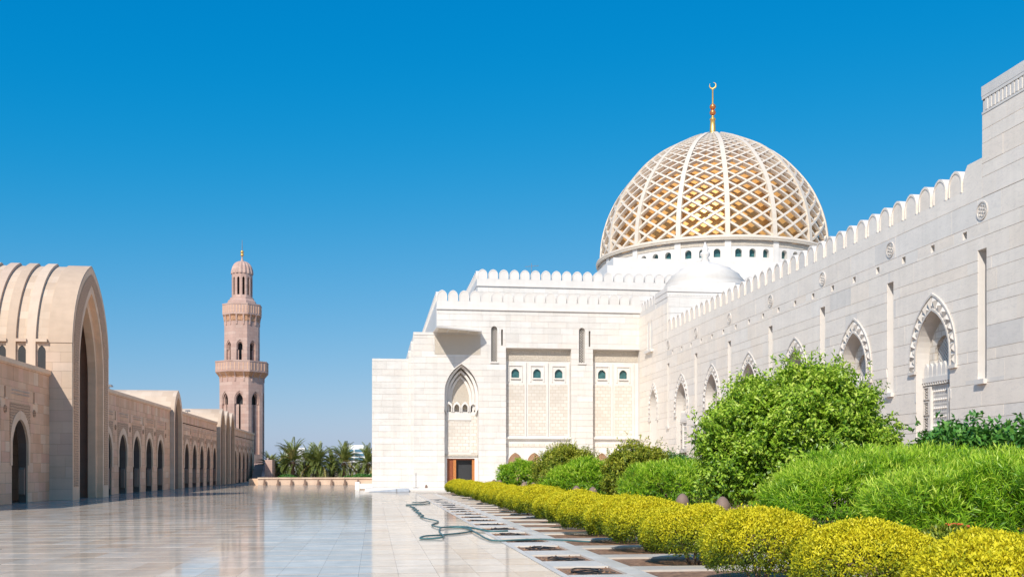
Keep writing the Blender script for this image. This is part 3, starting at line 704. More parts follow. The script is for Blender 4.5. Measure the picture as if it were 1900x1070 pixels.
# dentil bands and copings on the towers
q = MB(); q.box(26.94, 33, 30, 42.42, 18.7, 19.15); q.build('coping', M['marble_trim'], gw2)
q = MB(); q.box(26.95, 26.999, 30, 42.4, 17.9, 18.0); q.box(26.95, 26.999, 30, 42.4, 18.56, 18.698); q.build('band', M['marble_trim'], gw2)
q = MB(); q.box(27.0, 33, 42.38, 42.40, 14.2, 18.69); q.build('end_face', M['marble_trim'], gw2)
dm = MB(); dm.box(-.05, -.002, 0, .17, 0, .48)
dme = dm.mesh('dentil', M['marble_trim'])
for i in range(45):
    o = link('dentil', dme, gw2); o.location = Vector(o.location)+Vector((27, 30.1+.27*i, 18.04))
q = MB(); q.box(26.95, 37, 91.85, 101.9, 17.7, 17.702); 
tb = MB(); tb.box(27.005, 37, 91.86, 101.6, 12, 18.1); tbo = tb.build('tower_body', M['marble_trim'], gw3)
q = MB(); q.box(26.93, 37.1, 91.75, 96, 18.6, 19.05); q.build('coping', M['marble_trim'], tbo)
q = MB(); q.box(26.965, 37, 91.84, 96, 18.102, 18.598); q.build('dentil_course', M['marble_trim'], tbo)
dm = MB(); dm.box(0, .14, -.06, -.002, 0, .16); dme = dm.mesh('dentil', M['marble_trim'])
for i in range(38):
    o = link('dentil', dme, tbo); o.location = Vector(o.location)+Vector((27.1+.26*i, 91.86, 18.25))
clad(Frame((0, 91.86), (1, 0), (0, -1)), 27.04, 37, [14.2, 15.1, 15.7, 16.6, 17.2, 18.05], (1.5, 2.6), [], M['marble'], tbo, seed=24)
q = MB(); q.box(26.98, 27.58, 96, 101.95, 17.62, 18.15); pq = q.build('parapet', M['marble_trim'], gw3)
merlons(Frame((26.98, 0), (0, 1), (-1, 0)), [96.6+1.05*i for i in range(5)], 18.152, .45, .85, -.45, 0, pq, M['marble_trim'])
# battlements along the gallery
q = MB(); q.box(26.975, 27.6, 42.42, 91.84, 14.2, 14.86); pg = q.build('parapet', M['marble_lifted'], gw)
merlons(Frame((26.975, 0), (0, 1), (-1, 0)), [44.55+1.332*i for i in range(36)], 14.862, .55, 1.13, -.6, 0, pg, M['marble_lifted'])
q = MB()                                                 # half merlon and coping against the near tower
ext(q, FR, [(42.42, 14.86), (43.9, 14.86), (43.9, 15.4), (43.75, 15.75), (43.55, 15.99), (42.42, 15.99)], -.6, .025, True); q.build('merlon', M['marble_lifted'], pg)
# slots: sill, sloped floor and dark back
for u in slots:
    so_ = MB(); fbox(so_, FR, u-.36, u+.36, 5.86, 6.08, .032, .2); sl2 = so_.build('slot_sill', M['marble_trim'], gw)
    q = MB(); fbox(q, FR, u-.4, u+.4, 6.0, 12.0, -.75, -.65); q.build('slot_back', M['marble_trim'], sl2)
for h in holes_sq[::1]:
    q = MB(); fbox(q, FR, h.c-.2, h.c+.2, 12.55, 13.0, -.4, -.35); q.build('vent_back', M['marble_carved'], gw)
# roundels
def roundel(u, z, fr, r, mat, parent):
    m = MB(); seg_ = 20
    for (ra, rb, n1) in ((r, r*.84, .07),):
        a = [(u+ra*math.cos(2*math.pi*i/seg_), z+ra*math.sin(2*math.pi*i/seg_)) for i in range(seg_)]
        b = [(u+rb*math.cos(2*math.pi*i/seg_), z+rb*math.sin(2*math.pi*i/seg_)) for i in range(seg_)]
        m.grid([[fr.p(*p, .033) for p in a], [fr.p(*p, n1) for p in a], [fr.p(*p, n1) for p in b], [fr.p(*p, .033) for p in b]], True)
    for k in range(6):
        a = 2*math.pi*k/6+.3
        for t_ in range(2):
            c0 = (u+r*.42*math.cos(a), z+r*.42*math.sin(a)); rr_ = r*(.30 if t_ == 0 else .17)
            pts = [(c0[0]+rr_*math.cos(2*math.pi*i/8), c0[1]+rr_*math.sin(2*math.pi*i/8)) for i in range(8)]
            if t_ == 0:
                pin = [(c0[0]+rr_*.6*math.cos(2*math.pi*i/8), c0[1]+rr_*.6*math.sin(2*math.pi*i/8)) for i in range(8)]
                m.grid([[fr.p(*p, .033) for p in pts], [fr.p(*p, .06+.001*k) for p in pts], [fr.p(*p, .06+.001*k) for p in pin], [fr.p(*p, .033) for p in pin]], True)
    return m.build('roundel', mat, parent)
for u in slots: roundel(u, 13.62, FR, .42, M['screen'], gw)
# carved niche surrounds and screens
def surround(u, parent, full=True):
    ho, hi = Hole(u, 2.12, 6.95, 7.5, 10.62), Hole(u, 1.5, 6.95, 7.6, 9.78)
    if u > 95: ho, hi = Hole(u, 1.65, 6.95, 7.9, 10.55), Hole(u, 1.15, 6.95, 8.0, 9.9)
    m = MB(); n = 14; a = ho.outline(n); b = hi.outline(n)
    # resample both outlines evenly
    def even(pts, k):
        P = np.array(pts); l = np.r_[0, np.cumsum(np.hypot(*np.diff(P, axis=0).T))]; tt = np.linspace(0, l[-1], k)
        return list(zip(np.interp(tt, l, P[:, 0]), np.interp(tt, l, P[:, 1])))
    K = 33; a = even(a, K); b = even(b, K)
    def mix(p, q, t_): return (p[0]+(q[0]-p[0])*t_, p[1]+(q[1]-p[1])*t_)
    for i in range(K-1):                                  # rims
        for t0, t1, n1 in ((0, .14, .10), (.86, 1, .10)):
            q = [mix(a[i], b[i], t0), mix(a[i+1], b[i+1], t0), mix(a[i+1], b[i+1], t1), mix(a[i], b[i], t1)]
            ext(m, FR, q, .032, n1)
        if i % 2 == 0 and i+2 < K:                        # a sunk triangle beside a raised one
            p0, p2 = mix(a[i], b[i], .16), mix(a[i+2], b[i+2], .16); q1 = mix(a[i+1], b[i+1], .84)
            c_ = tuple((p0[j]+p2[j]+q1[j])/3 for j in (0, 1))
            for e0, e1 in ((p0, p2), (p2, q1), (q1, p0)): m.face([FR.p(*e0, .034), FR.p(*e1, .034), FR.p(*c_, .19)])
            r0, r2 = mix(a[i+1], b[i+1], .84), mix(a[min(i+3, K-1)], b[min(i+3, K-1)], .84); r1 = mix(a[i+2], b[i+2], .18)
            c_ = tuple((r0[j]+r2[j]+r1[j])/3 for j in (0, 1)); sc = .7
            tri = [tuple(c_[j]+(p[j]-c_[j])*sc for j in (0, 1)) for p in (r0, r2, r1)]
            for e0, e1 in ((tri[0], tri[1]), (tri[1], tri[2]), (tri[2], tri[0])): m.face([FR.p(*e0, .034), FR.p(*e1, .034), FR.p(*c_, .12)])
    for sgn in (-1, 1):
        c = (ho.a+hi.a)/2
        fbox(m, FR, u+sgn*c-.33, u+sgn*c+.33, 6.8, 6.95, .033, .16)
    return m.build('carved_surround', M['screen'], parent)
def niche(u, parent, k):
    surround(u, parent)
    # back wall with an inner carved arch, cresting and a studded screen door
    q = MB(); fbox(q, FR, u-1.55, u+1.55, 0, 9.9, -.95, -.80); bk = q.build('niche_back', M['marble_trim'], parent)
    q = MB(); ring(q, FR, Hole(u, 1.3, 7.0, 7.6, 9.3), Hole(u, .85, 7.0, 7.5, 8.6), -.79, -.56, 10); q.build('inner_arch', M['marble_panel'], bk)
    lattice(FR, Hole(u, .84, 7.0, 7.5, 8.58), -.70, bk, M['screen'], .2, .07, 'arch_lattice')
    q = MB()
    for i in range(7):
        c = u-1.2+.4*i; ext(q, FR, Hole(c, .17, 6.62, 6.95, 7.3).outline(3), -.440, -.320, True)
    fbox(q, FR, u-1.49, u+1.49, 6.35, 6.618, -.620, -.270)
    for i in range(14): fbox(q, FR, u-1.42+.21*i, u-1.32+.21*i, 6.22, 6.345, -.420, -.280)
    q.build('cresting', M['marble_trim'], bk)
    q = MB(); fbox(q, FR, u-1.49, u+1.49, 3.9, 6.2, -.670, -.440); fbox(q, FR, u-1.495, u+1.495, 3.6, 3.898, -.700, -.220); scr = q.build('screen_panel', M['screen'], bk)
    for c0, c1 in ((-1.45, -.95), (.95, 1.45)):
        for z0, z1 in ((3.98, 4.65), (4.75, 5.42), (5.52, 6.15)):
            q = MB(); fbox(q, FR, u+c0, u+c1, z0, z0+.05, -.439, -.320); fbox(q, FR, u+c0, u+c1, z1-.05, z1, -.439, -.320)
            fbox(q, FR, u+c0, u+c0+.06, z0+.051, z1-.051, -.439, -.322); fbox(q, FR, u+c1-.06, u+c1, z0+.051, z1-.051, -.439, -.322)
            for i in range(4):
                zz_ = z0+.1+.14*i
                ext(q, FR, [(u+c0+.07, zz_), (u+c0+.13, zz_), (u+c1-.07, zz_+.11), (u+c1-.13, zz_+.11)], -.439, -.350)
                ext(q, FR, [(u+c0+.07, zz_+.11), (u+c0+.13, zz_+.11), (u+c1-.07, zz_), (u+c1-.13, zz_)], -.439, -.355)
            q.build('side_lattice', M['screen'], scr)
    for sg in (-1, 1): q = MB(); fbox(q, FR, u+sg*.805-.045, u+sg*.805+.045, 3.95, 6.15, -.439, -.300); q.build('door_frame', M['marble_trim'], scr)
    q = MB()
    for i in range(5):
        z = 4.2+.42*i
        for j in range(7):
            c = u-.6+.2*j; d_ = .09
            for e0, e1 in (((c-d_, z), (c, z-d_)), ((c, z-d_), (c+d_, z)), ((c+d_, z), (c, z+d_)), ((c, z+d_), (c-d_, z))): q.face([FR.p(*e0, -.439), FR.p(*e1, -.439), FR.p(c, z, -.350)])
        fbox(q, FR, u-.7, u+.7, z+.18, z+.2, -.439, -.425)
    q.build('stud_row', M['screen'], scr)
    q = MB()                                               # widened foot of the niche
    for sgn in (-1, 1): ext(q, FR, [(u+sgn*1.5, 5.95), (u+sgn*1.62, 5.75), (u+sgn*1.62, 5.4), (u+sgn*1.5, 5.4)], .032, .05)
    q.build('chamfer_stop', M['marble_trim'], parent)
for i, u in enumerate(niches): niche(u, gw, i)
surround(96.6, gw)
q = MB(); fbox(q, FR, 94.8, 98.4, 0, 10, -1.7, -1.62); q.build('doorway_wall', M['marble_trim'], gw)
q = MB(); fbox(q, FR, 95.46, 96.4, .3, 7.2, -1.6, -.9); q.build('inner_pier', M['marble_trim'], gw)
q = MB(); fbox(q, FR, 95.3, 96.3, .3, 7.1, -1.61, -1.58); q.build('doorway_dark', M['dark'], gw)
for h in wins:
    q = MB(); fbox(q, FR, h.c-.45, h.c+.45, 13.8, 16.9, -.9, -.8); q.build('window_back', M['marble_carved'], gw3)
q = MB(); fbox(q, FR, 96.7, 99.3, 13.62, 13.84, .032, .3); q.build('window_sill', M['marble_trim'], gw3)
q = MB(); q.box(27.05, 45, 30, 41.9, 0, 18.6); q.box(28.7, 45, 42.4, 91.8, 0, 13.9); q.build('gallery_body', M['marble_trim'], gal)
# small dome on the far tower
sd = empty('small_dome', (32.2, 96.7, 19), 'small low white ribbed dome on the gallery corner tower, before the lattice dome', 'dome')
c3 = (32.2, 96.7, 0)
m = MB(); m.lathe([(4.6, 18.0), (4.6, 19.3), (4.3, 19.5), (4.3, 19.75)], 8, c3, R(22.5)); m.build('base_ring', M['marble_trim'], sd)
m = MB(); m.lathe([(3.95, 19.6), (4.05, 19.9), (3.8, 20.3), (3.85, 20.35), (3.3, 21.0), (3.32, 21.05), (2.5, 21.6), (2.5, 21.66), (1.4, 22.1), (.5, 22.35), (.3, 22.6)], 40, c3); m.build('dome_shell', M['marble_trim'], sd, True)
m = MB(); m.lathe([(.32, 22.4), (.45, 22.6), (.3, 22.85), (.5, 23.1), (.5, 23.3), (.28, 23.5), (.36, 23.75), (.2, 24.0), (.05, 24.4)], 16, c3); m.build('finial', M['marble_trim'], sd, True)
# ------------------------------------------------------------------ sandstone arcades on the left
XL = -21.5; FL = Frame((XL, 0), (0, 1), (1, 0))
def arcade(label, y0, y1, cs, mode, seed):
    t = empty('arcade_wing', (XL, (y0+y1)/2, 0), label, 'arcade', 'sandstone arcade wings along the court')
    arches = [Hole(c, 1.42, 0, 3.7, 5.1) for c in cs]; feet = []
    slits = [Hole(c+s*2.575, .13, 6.3, 6.95, 6.95) for c in cs for s in ((-1, 1) if c == cs[0] else (1,))]
    slits = [h for h in slits if y0+.3 < h.c < y1-.3]
    m = MB(); ed = [y0]+[(a+b)/2 for a, b in zip(cs[:-1], cs[1:])]+[y1]
    for a, b in zip(ed[:-1], ed[1:]):
        for poly in cell(a, b, 0, 5.7, arches): ext(m, FL, poly, -.5, 0, True)
    ed2 = [y0]+[(a.c+b.c)/2 for a, b in zip(slits[:-1], slits[1:])]+[y1]
    for a, b in zip(ed2[:-1], ed2[1:]):
        for poly in cell(a, b, 5.7, 7.3, slits): ext(m, FL, poly, -.5, 0, True)
    near = mode == 'stones'
    w = m.build('arcade_wall', M['sand_trim'] if near else M['sand_y'], t)
    if near:
        clad(FL, y0, y1, [0, .62, 1.24, 1.86, 2.48, 3.1, 3.72, 4.34, 4.96, 5.7, 6.25, 7.0, 7.4], (.75, 1.6), arches+slits, M['sand'], w, seed=seed, gz=.012, gu=.008, limit=300, bed='sand_core')
    m = MB(); fbox(m, FL, y0, y1, 7.405, 8.35, -1.1, -.02); w2 = m.build('frieze_wall', M['sand_core'], t)
    u = y0; i = 0; rn = random.Random(seed)
    while u < y1-.2:                                       # upright frieze slabs
        l = min(.92, y1-u)
        q = MB(); fbox(q, FL, u+.006, u+l-.006, 7.41, 8.25, -.019, .012+rn.uniform(0, .012)); q.build('frieze_slab', M['sand'], w2); u += l
    q = MB(); fbox(q, FL, y0, y1, 8.352, 8.62, -1.2, .16); fbox(q, FL, y0, y1, 8.262, 8.35, .001, .09); q.build('coping', M['sand_trim'], t)
    off = .031 if near else .001
    for c, h in zip(cs, arches):
        q = MB(); ol_ = Hole(c, 1.408, 0, 3.7, 5.085).outline(8); q.grid([[FL.p(*p_, -.06) for p_ in ol_], [FL.p(*p_, -.52) for p_ in ol_]]); q.build('arch_shade_strip', M['reveal_shade'], t)  # strip added inside the arch to make its reveal look shaded
        q = MB(); ring(q, FL, Hole(c, 1.75, 2.3, 3.75, 5.65), Hole(c, 1.42, 2.3, 3.7, 5.1), off, off+.05, 8); q.build('arch_surround', M['sand_trim'], t)
        q = MB()
        hh = Hole(c, 1.75, 3.0, 3.75, 5.66)
        for poly in cell(c-1.78, c+1.78, 3.95, 6.08, [hh]): ext(q, FL, poly, off, off+.03)
        q.build('carved_spandrel', M['sand_carved'], t)
        q = MB()
        for i in range(9):
            for j in range(2):
                cc_ = c-1.5+.36*i+.1; z = 6.62+.2*j
                for e0, e1 in (((cc_-.13, z-.07), (cc_+.13, z-.07)), ((cc_+.13, z-.07), (cc_, z+.1)), ((cc_, z+.1), (cc_-.13, z-.07))): q.face([FL.p(*e0, off), FL.p(*e1, off), FL.p(cc_, z-.02, off+.12)])
        q.build('tooth_frieze', M['sand_trim'], t)
        for sgn in (-1, 1):                                 # stepped feet of the piers
            q = MB(); ext(q, FL, [(c+sgn*1.425, .45), (c+sgn*1.2, .52), (c+sgn*1.2, 2.05), (c+sgn*1.425, 2.2)], -.45, -.12, True)
            q.build('pier_step', M['sand_shade'], t)
    for h in slits:
        roundel(h.c, 5.6, Frame((XL+off-.03, 0), (0, 1), (1, 0)), .24, M['sand_carved'], t)
        q = MB(); fbox(q, FL, h.c-.25, h.c+.25, 6.2, 7.05, -.62, -.52); q.build('slit_back', M['dark'], t)
        q = MB(); fbox(q, FL, h.c-.2, h.c+.2, 6.2, 6.29, off, off+.1); q.build('slit_sill', M['sand_trim'], t)
    # gallery behind: back wall with arched recesses, piers, vault
    m = MB(); fbox(m, FL, y0, y1, 0, 7.3, -9.0, -8.6); m.build('back_wall', M['sand_in_shade'], t)
    m = MB(); fbox(m, FL, y0, y1, 7.42, 8.3, -9.0, -1.12); m.build('roof', M['sand_x'], t)
    for e in ed[1:-1]:
        q = MB(); 
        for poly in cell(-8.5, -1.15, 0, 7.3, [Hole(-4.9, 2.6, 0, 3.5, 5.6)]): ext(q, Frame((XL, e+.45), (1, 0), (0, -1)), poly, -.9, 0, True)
        q.build('cross_arch', M['sand_in_shade'], t)
    return t
arcade('near end of the sandstone arcade, one pointed arch, cut by the left frame edge', 48, 71.38, [55.4, 60.55, 65.7], 'stones', 31)
arcade('sandstone arcade of five arches between the tall gateway and the next lower gateway', 80.72, 111.75, [86.2+5.15*i for i in range(5)], 'stones', 32)
arcade('middle sandstone arcade of five arches between the single low gateway and the triple gateways', 116.65, 144.0, [121.6+5.15*i for i in range(5)], 'far', 33)
arcade('farthest sandstone arcade of five arches, from the triple gateways to the stair', 159.8, 188, [163.0+5.1*i for i in range(5)], 'far', 34)
# gateways: pointed vaults projecting from the arcade
def gateway(label, yc, ao, so2, ao_top, ai, si, ai_top, xf, length, big):
    t = empty('vaulted_gateway', (xf, yc, 0), label, 'gateway', 'vaulted gateways of the arcade')
    fr = Frame((xf, 0), (0, 1), (1, 0)); ho, hi = Hole(yc, ao, 0, so2, ao_top), Hole(yc, ai, 0, si, ai_top)
    m = MB(); ring(m, fr, ho, hi, -.4, 0, 18, False)
    a = hi.outline(18); m.grid([[fr.p(*p, 0) for p in a], [fr.p(*p, -.4) for p in a]])
    m.build('portal_front', M['sand_trim'], t)
    m = MB(); a = ho.outline(18); m.grid([[fr.p(*p, -.001) for p in a], [fr.p(*p, -length) for p in a]]); m.face([fr.p(*p, -length) for p in a])
    body = m.build('vault', M['sand_x'], t)
    if big:
        m = MB(); o2, i2 = Hole(yc, ao-.28, .9, so2, ao_top-.5), Hole(yc, ai+.35, .9, si, ai_top+.62)
        # carved strips on the jambs and round the arch
        A, B = o2.outline(18), i2.outline(18)
        for i in range(len(A)-1):
            q = [A[i], A[i+1], B[i+1], B[i]]; ext(m, fr, q, .002, .03)
        m.build('carved_band', M['sand_carved'], t)
        fs = Frame((0, yc-ao), (1, 0), (0, -1))
        ribs = [-22.3-1.25*i for i in range(9)]
        wn = [Hole(x-.9, .25, 8.7, 9.9, 10.3) for x in ribs[:7]]+[Hole(-21.95, .25, 8.7, 9.9, 10.3)]
        clad(fs, -30.5, xf-.02, [0, .75, 1.5, 2.25, 3.0, 3.75, 4.5, 5.25, 6, 6.75, 7.5, 8.62], (.9, 1.7), [], M['sand_sunlit'], body, seed=41, bed='sand_core', gz=.012, gu=.008, n0=.004)
        clad(fs, -31.5, xf-.02, [8.62, 9.2, 9.9, 10.5], (.9, 1.7), wn, M['sand_sunlit'], body, seed=42, bed='sand_core', gz=.012, gu=.008, n0=.004, n1=.03)
        H0 = Hole(yc, ao, 0, so2, ao_top)
        def band(name, xa, xb, up, zmin):
            m = MB(); rows = []
            zs_ = [zmin]+[z for z in (so2+(ao_top-so2)*math.sin(math.pi/2*i/20) for i in range(20)) if z > zmin+.02]
            L_ = [(yc-H0.w(z), z) for z in zs_]+[(yc, ao_top-.001)]; L_ = L_+[(2*yc-u, z) for u, z in reversed(L_[:-1])]
            for i, p in enumerate(L_):
                a_, b_ = L_[max(i-1, 0)], L_[min(i+1, len(L_)-1)]; t_ = Vector((b_[0]-a_[0], b_[1]-a_[1])).normalized(); nv = Vector((-t_.y, t_.x))
                q_ = (p[0]+nv.x*up, p[1]+nv.y*up); p = (p[0]-nv.x*.05, p[1]-nv.y*.05)
                rows.append([(xa, *p), (xa, *q_), (xb, *q_), (xb, *p)])
            m.grid(rows, True); m.face(rows[0]); m.face(rows[-1]); return m.build(name, M['sand_sunlit'], body)
        for i, x in enumerate(ribs):
            band('vault_rib', x-.6, x, .2, 8.6)
            q = MB(); fbox(q, fs, x-1.24, x-.56, 10.52, 10.72, .005, .3); q.build('cornice', M['sand_sunlit'], body)
        band('front_band', -21.55, xf-.004, .1, 10.5)
        q = MB(); fbox(q, fs, -22.28, -21.56, 10.52, 10.72, .005, .3); q.build('cornice', M['sand_sunlit'], body)
        for h in wn:
            q = MB(); ext(q, fs, h.outline(6), .006, .012); q.build('window', M['dark'], body)
        i3 = Hole(yc, ai-.45, 0, si-.4, ai_top-.7)
        m = MB(); ring(m, fr, Hole(yc, ai+.02, 0, si, ai_top+.02), i3, -.95, -.401, 18); m.build('inner_arch', M['sand_trim'], t)
        m = MB(); a = Hole(yc, ai+.3, 0, si, ai_top+.2).outline(18); m.grid([[fr.p(*p, -.95) for p in a], [fr.p(*p, -12) for p in a]]); m.build('passage', M['sand_shade'], t)
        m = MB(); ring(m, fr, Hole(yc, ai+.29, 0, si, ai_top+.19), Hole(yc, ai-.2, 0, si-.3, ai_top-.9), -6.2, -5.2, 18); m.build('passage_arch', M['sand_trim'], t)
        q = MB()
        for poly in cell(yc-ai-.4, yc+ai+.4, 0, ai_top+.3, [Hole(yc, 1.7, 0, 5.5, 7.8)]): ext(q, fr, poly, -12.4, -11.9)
        q.build('passage_end', M['sand_shade'], t)
        q = MB(); fbox(q, fr, yc-2, yc+2, 0, 8, -13, -12.6); q.build('passage_dark', M['dark'], t)
    else:
        m = MB(); a = hi.outline(12); m.grid([[fr.p(*p, -.4) for p in a], [fr.p(*p, -5) for p in a]]); m.face([fr.p(*p, -5) for p in a]); m.build('passage', M['sand_shade'], t)
    return t
gateway('tall sandstone gateway with carved pointed arch and ribbed barrel vault, nearest of all', 76.05, 4.65, 10.0, 16.45, 3.0, 9.0, 14.6, -20.0, 22, True)
gateway('single low sandstone gateway with plain pointed arch, next after the tall carved one', 114.2, 2.42, 7.4, 10.65, 1.95, 6.9, 9.9, -21.05, 24, False)
for i, w in enumerate(('first and nearest', 'middle', 'last and farthest')):
    gateway(w+' of the three joined sandstone gateways near the minaret', 147.0+5.0*i, 2.42, 7.4, 10.6, 1.95, 6.9, 9.9, -21.05, 24, False)
# floodlights on the arcade coping
for i, (y, lab) in enumerate(((82.0, 'tilted floodlight on the arcade roof next to the tall gateway'), (88.5, 'small flat floodlight on the arcade coping, second from the tall gateway'), (118.5, 'small floodlight on the middle arcade coping beside the single low gateway'), (124.5, 'small floodlight on the middle arcade coping, farther from the low gateway'))):
    f_ = empty('floodlight', (-21.9, y, 8.6), lab, 'floodlight', 'floodlights on the arcade roof')
    m = MB(); m.tube([(-21.9, y, 8.6), (-21.9, y, 8.95)], .04); m.build('bracket', M['steel'], f_)
    m = MB(); m.box(-22.15, -21.65, y-.35, y+.35, 8.95, 9.07); m.box(-22.1, -21.7, y-.3, y+.3, 9.072, 9.12); m.build('lamp_head', M['steel'], f_)
# ------------------------------------------------------------------ minaret
MC = (-25.1, 200.0)
mi = empty('minaret', (MC[0], MC[1], 0), 'pink stone octagonal minaret with two balconies and small ribbed cap', 'minaret')
def octa(name, rad, z0, z1, holefn, thick=.5, parent=mi, mat='sand_m', panes=None):
    m = MB(); ap = rad*math.cos(R(22.5)); hw_ = rad*math.sin(R(22.5))
    for k in range(8):
        a = R(45*k); nx, ny = math.cos(a), math.sin(a); fr = Frame((MC[0]+ap*nx, MC[1]+ap*ny), (-ny, nx), (nx, ny))
        for poly in cell(-hw_, hw_, z0, z1, holefn): ext(m, fr, poly, -thick, 0)
    return m.build(name, M[mat], parent), ap, hw_
def oct_ring(name, prof_, mat='sand_m', parent=mi):
    m = MB(); m.lathe(prof_, 8, (MC[0], MC[1], 0), R(22.5)); return m.build(name, M[mat], parent)
oct_ring('plinth', [(4.9, 0), (4.9, 3.0), (4.5, 3.3), (4.2, 3.3)])
def shaft(rad, z0, z1, top, spring, nw, sw, slit0):
    ni = Hole(0, nw, slit0, spring, top)
    octa('shaft', rad, z0, z1, [ni], .45)
    oct_in = Hole(0, nw*.62, spring-.9, spring+.05, top-.55); 
    m = MB(); ap = (rad-.46)*math.cos(R(22.5))+.0; hw_ = (rad-.3)*math.sin(R(22.5))
    for k in range(8):
        a = R(45*k); nx, ny = math.cos(a), math.sin(a); fr = Frame((MC[0]+ap*nx, MC[1]+ap*ny), (-ny, nx), (nx, ny))
        for poly in cell(-hw_, hw_, slit0-.3, spring-.9, [Hole(0, sw, slit0-.4, spring, spring)])+cell(-hw_, hw_, spring-.9, z1, [oct_in]): ext(m, fr, poly, -.4, 0)
        q = MB(); ring(q, fr, Hole(0, nw-.01, spring-.8, spring, top-.02), Hole(0, nw*.8, spring-.8, spring, top-.3), .002, .3, 8); q.build('niche_arch', M['sand_m'], mi)
    m.build('niche_wall', M['sand_m'], mi)
    oct_ring('shaft_core', [(rad-1.3, z0), (rad-1.3, z1)], 'dark')
shaft(4.3, 3.3, 19.6, 16.9, 15.3, .92, .16, 5.0)
shaft(3.4, 22.6, 30.2, 26.6, 25.6, .66, .26, 22.8)
def balcony(rs, z0, rb, z1, z2):
    m = MB(); m.lathe([(rs+.05, z0), (rs+.1, z0+.2), (rb-.3, z1-.35), (rb-.02, z1-.02)], 8, (MC[0], MC[1], 0), R(22.5)); m.build('balcony_corbel', M['sand_carved'], mi)
    oct_ring('balcony_wall', [(rb-.3, z1), (rb, z1), (rb, z2-.25), (rb+.06, z2-.24), (rb+.06, z2), (rb-.35, z2), (rb-.35, z1+.2), (rs-.6, z1+.2)])
    ap0, ap1, hw_ = rs*math.cos(R(22.5)), rb*math.cos(R(22.5)), rs*math.sin(R(22.5))
    for k in range(8):
        a = R(45*k); nx, ny = math.cos(a), math.sin(a); fr = Frame((MC[0], MC[1]), (-ny, nx), (nx, ny))
        for s in (-.5, .5):
            u = s*hw_*1.0
            q = MB(); f2 = [(ap0, z0-.7), (ap0+.12, z0-.7), (ap0+.14, z0+.1), (ap1+.01, z1-.05), (ap0, z1-.05)]
            for d_ in (-.14, .14): q.face([fr.p(u+d_, z, n) for n, z in f2])
            for i in range(5):
                p, r_ = f2[i], f2[(i+1) % 5]; q.face([fr.p(u-.14, p[1], p[0]), fr.p(u+.14, p[1], p[0]), fr.p(u+.14, r_[1], r_[0]), fr.p(u-.14, r_[1], r_[0])])
            q.build('bracket', M['sand_m'], mi)
        for i in range(5):
            wv_ = rb*math.sin(R(22.5)); u = -wv_*.8+i*wv_*.4
            q = MB(); fbox(q, fr, u-.05, u+.05, z1+.3, z2-.4, ap1+.001, ap1+.05); q.build('balcony_strip', M['sand_trim'], mi)
balcony(4.3, 19.5, 5.1, 20.5, 22.6); balcony(3.4, 30.2, 3.75, 31.4, 33.5)
oct_ring('lantern_base', [(2.9, 33.2), (2.7, 34.2), (2.3, 34.5), (2.3, 34.8), (1.9, 34.9)])
m = MB(); lw = Hole(0, .23, 35.3, 38.3, 38.75); LR = 1.95
for k in range(12):
    a = R(30*k+15); nx, ny = math.cos(a), math.sin(a); fr = Frame((MC[0]+LR*math.cos(R(15))*nx, MC[1]+LR*math.cos(R(15))*ny), (-ny, nx), (nx, ny)); h_ = LR*math.sin(R(15))
    for poly in cell(-h_, h_, 34.8, 39.4, [lw]): ext(m, fr, poly, -.35, 0)
m.build('lantern', M['sand_m'], mi)
m = MB(); m.lathe([(1.2, 34.9), (1.2, 39.3)], 12, (MC[0], MC[1], 0)); m.build('lantern_core', M['sand_in_shade'], mi)
m = MB(); rows = []
for i in range(11):
    t_ = i/10; r = 2.02*math.cos(t_*math.pi/2*.96)**.8; z = 39.4+2.5*math.sin(t_*math.pi/2)
    rows.append([(MC[0]+r*(1+.045*math.cos(16*2*math.pi*j/96))*math.cos(2*math.pi*j/96), MC[1]+r*(1+.045*math.cos(16*2*math.pi*j/96))*math.sin(2*math.pi*j/96), z) for j in range(96)])
m.grid(rows, True); m.build('ribbed_cap', M['sand_m'], mi)
m = MB(); m.lathe([(.4, 41.7), (.16, 42.4), (.13, 42.9)], 12, (MC[0], MC[1], 0)); fi = m.build('finial', M['sand_m'], mi, True)
for z in (43.15, 43.7):
    q = MB(); q.lathe([(.03, z-.3)]+[(.3*math.sin(math.pi*i/8)+.03, z-.3*math.cos(math.pi*i/8)) for i in range(1, 8)]+[(.03, z+.3)], 12, (MC[0], MC[1], 0)); q.build('finial_ball', M['brass'], fi, True)
q = MB(); q.lathe([(.09, 43.9), (.04, 46.0)], 8, (MC[0], MC[1], 0)); q.build('finial_rod', M['steel'], fi)
# stair at the arcade end
st = empty('stone_stair', (-19, 170, 0), 'grey stone stair with solid side walls rising at the arcade end by the minaret', 'stair')
for i in range(15):
    q = MB(); q.box(-20.8, -19.0, 177+.42*i, 186, .2*i, .2*(i+1)-.004); q.build('step', M['stair'], st)
q = MB(); x0, x1 = -18.998, -18.5; pts = [(176.6, -.1), (176.6, 1.0), (183.5, 4.2), (187, 4.2), (187, -.1)]
for x in (x0, x1): q.face([(x, y, z) for y, z in pts])
for i in range(5):
    a, b = pts[i], pts[(i+1) % 5]; q.face([(x0, *a), (x1, *a), (x1, *b), (x0, *b)])
q.build('side_wall', M['stair'], st)
q = MB(); q.box(-18.498, -17.3, 177.5, 187, -.1, 3.8); q.build('landing_block', M['sand_m'], st)
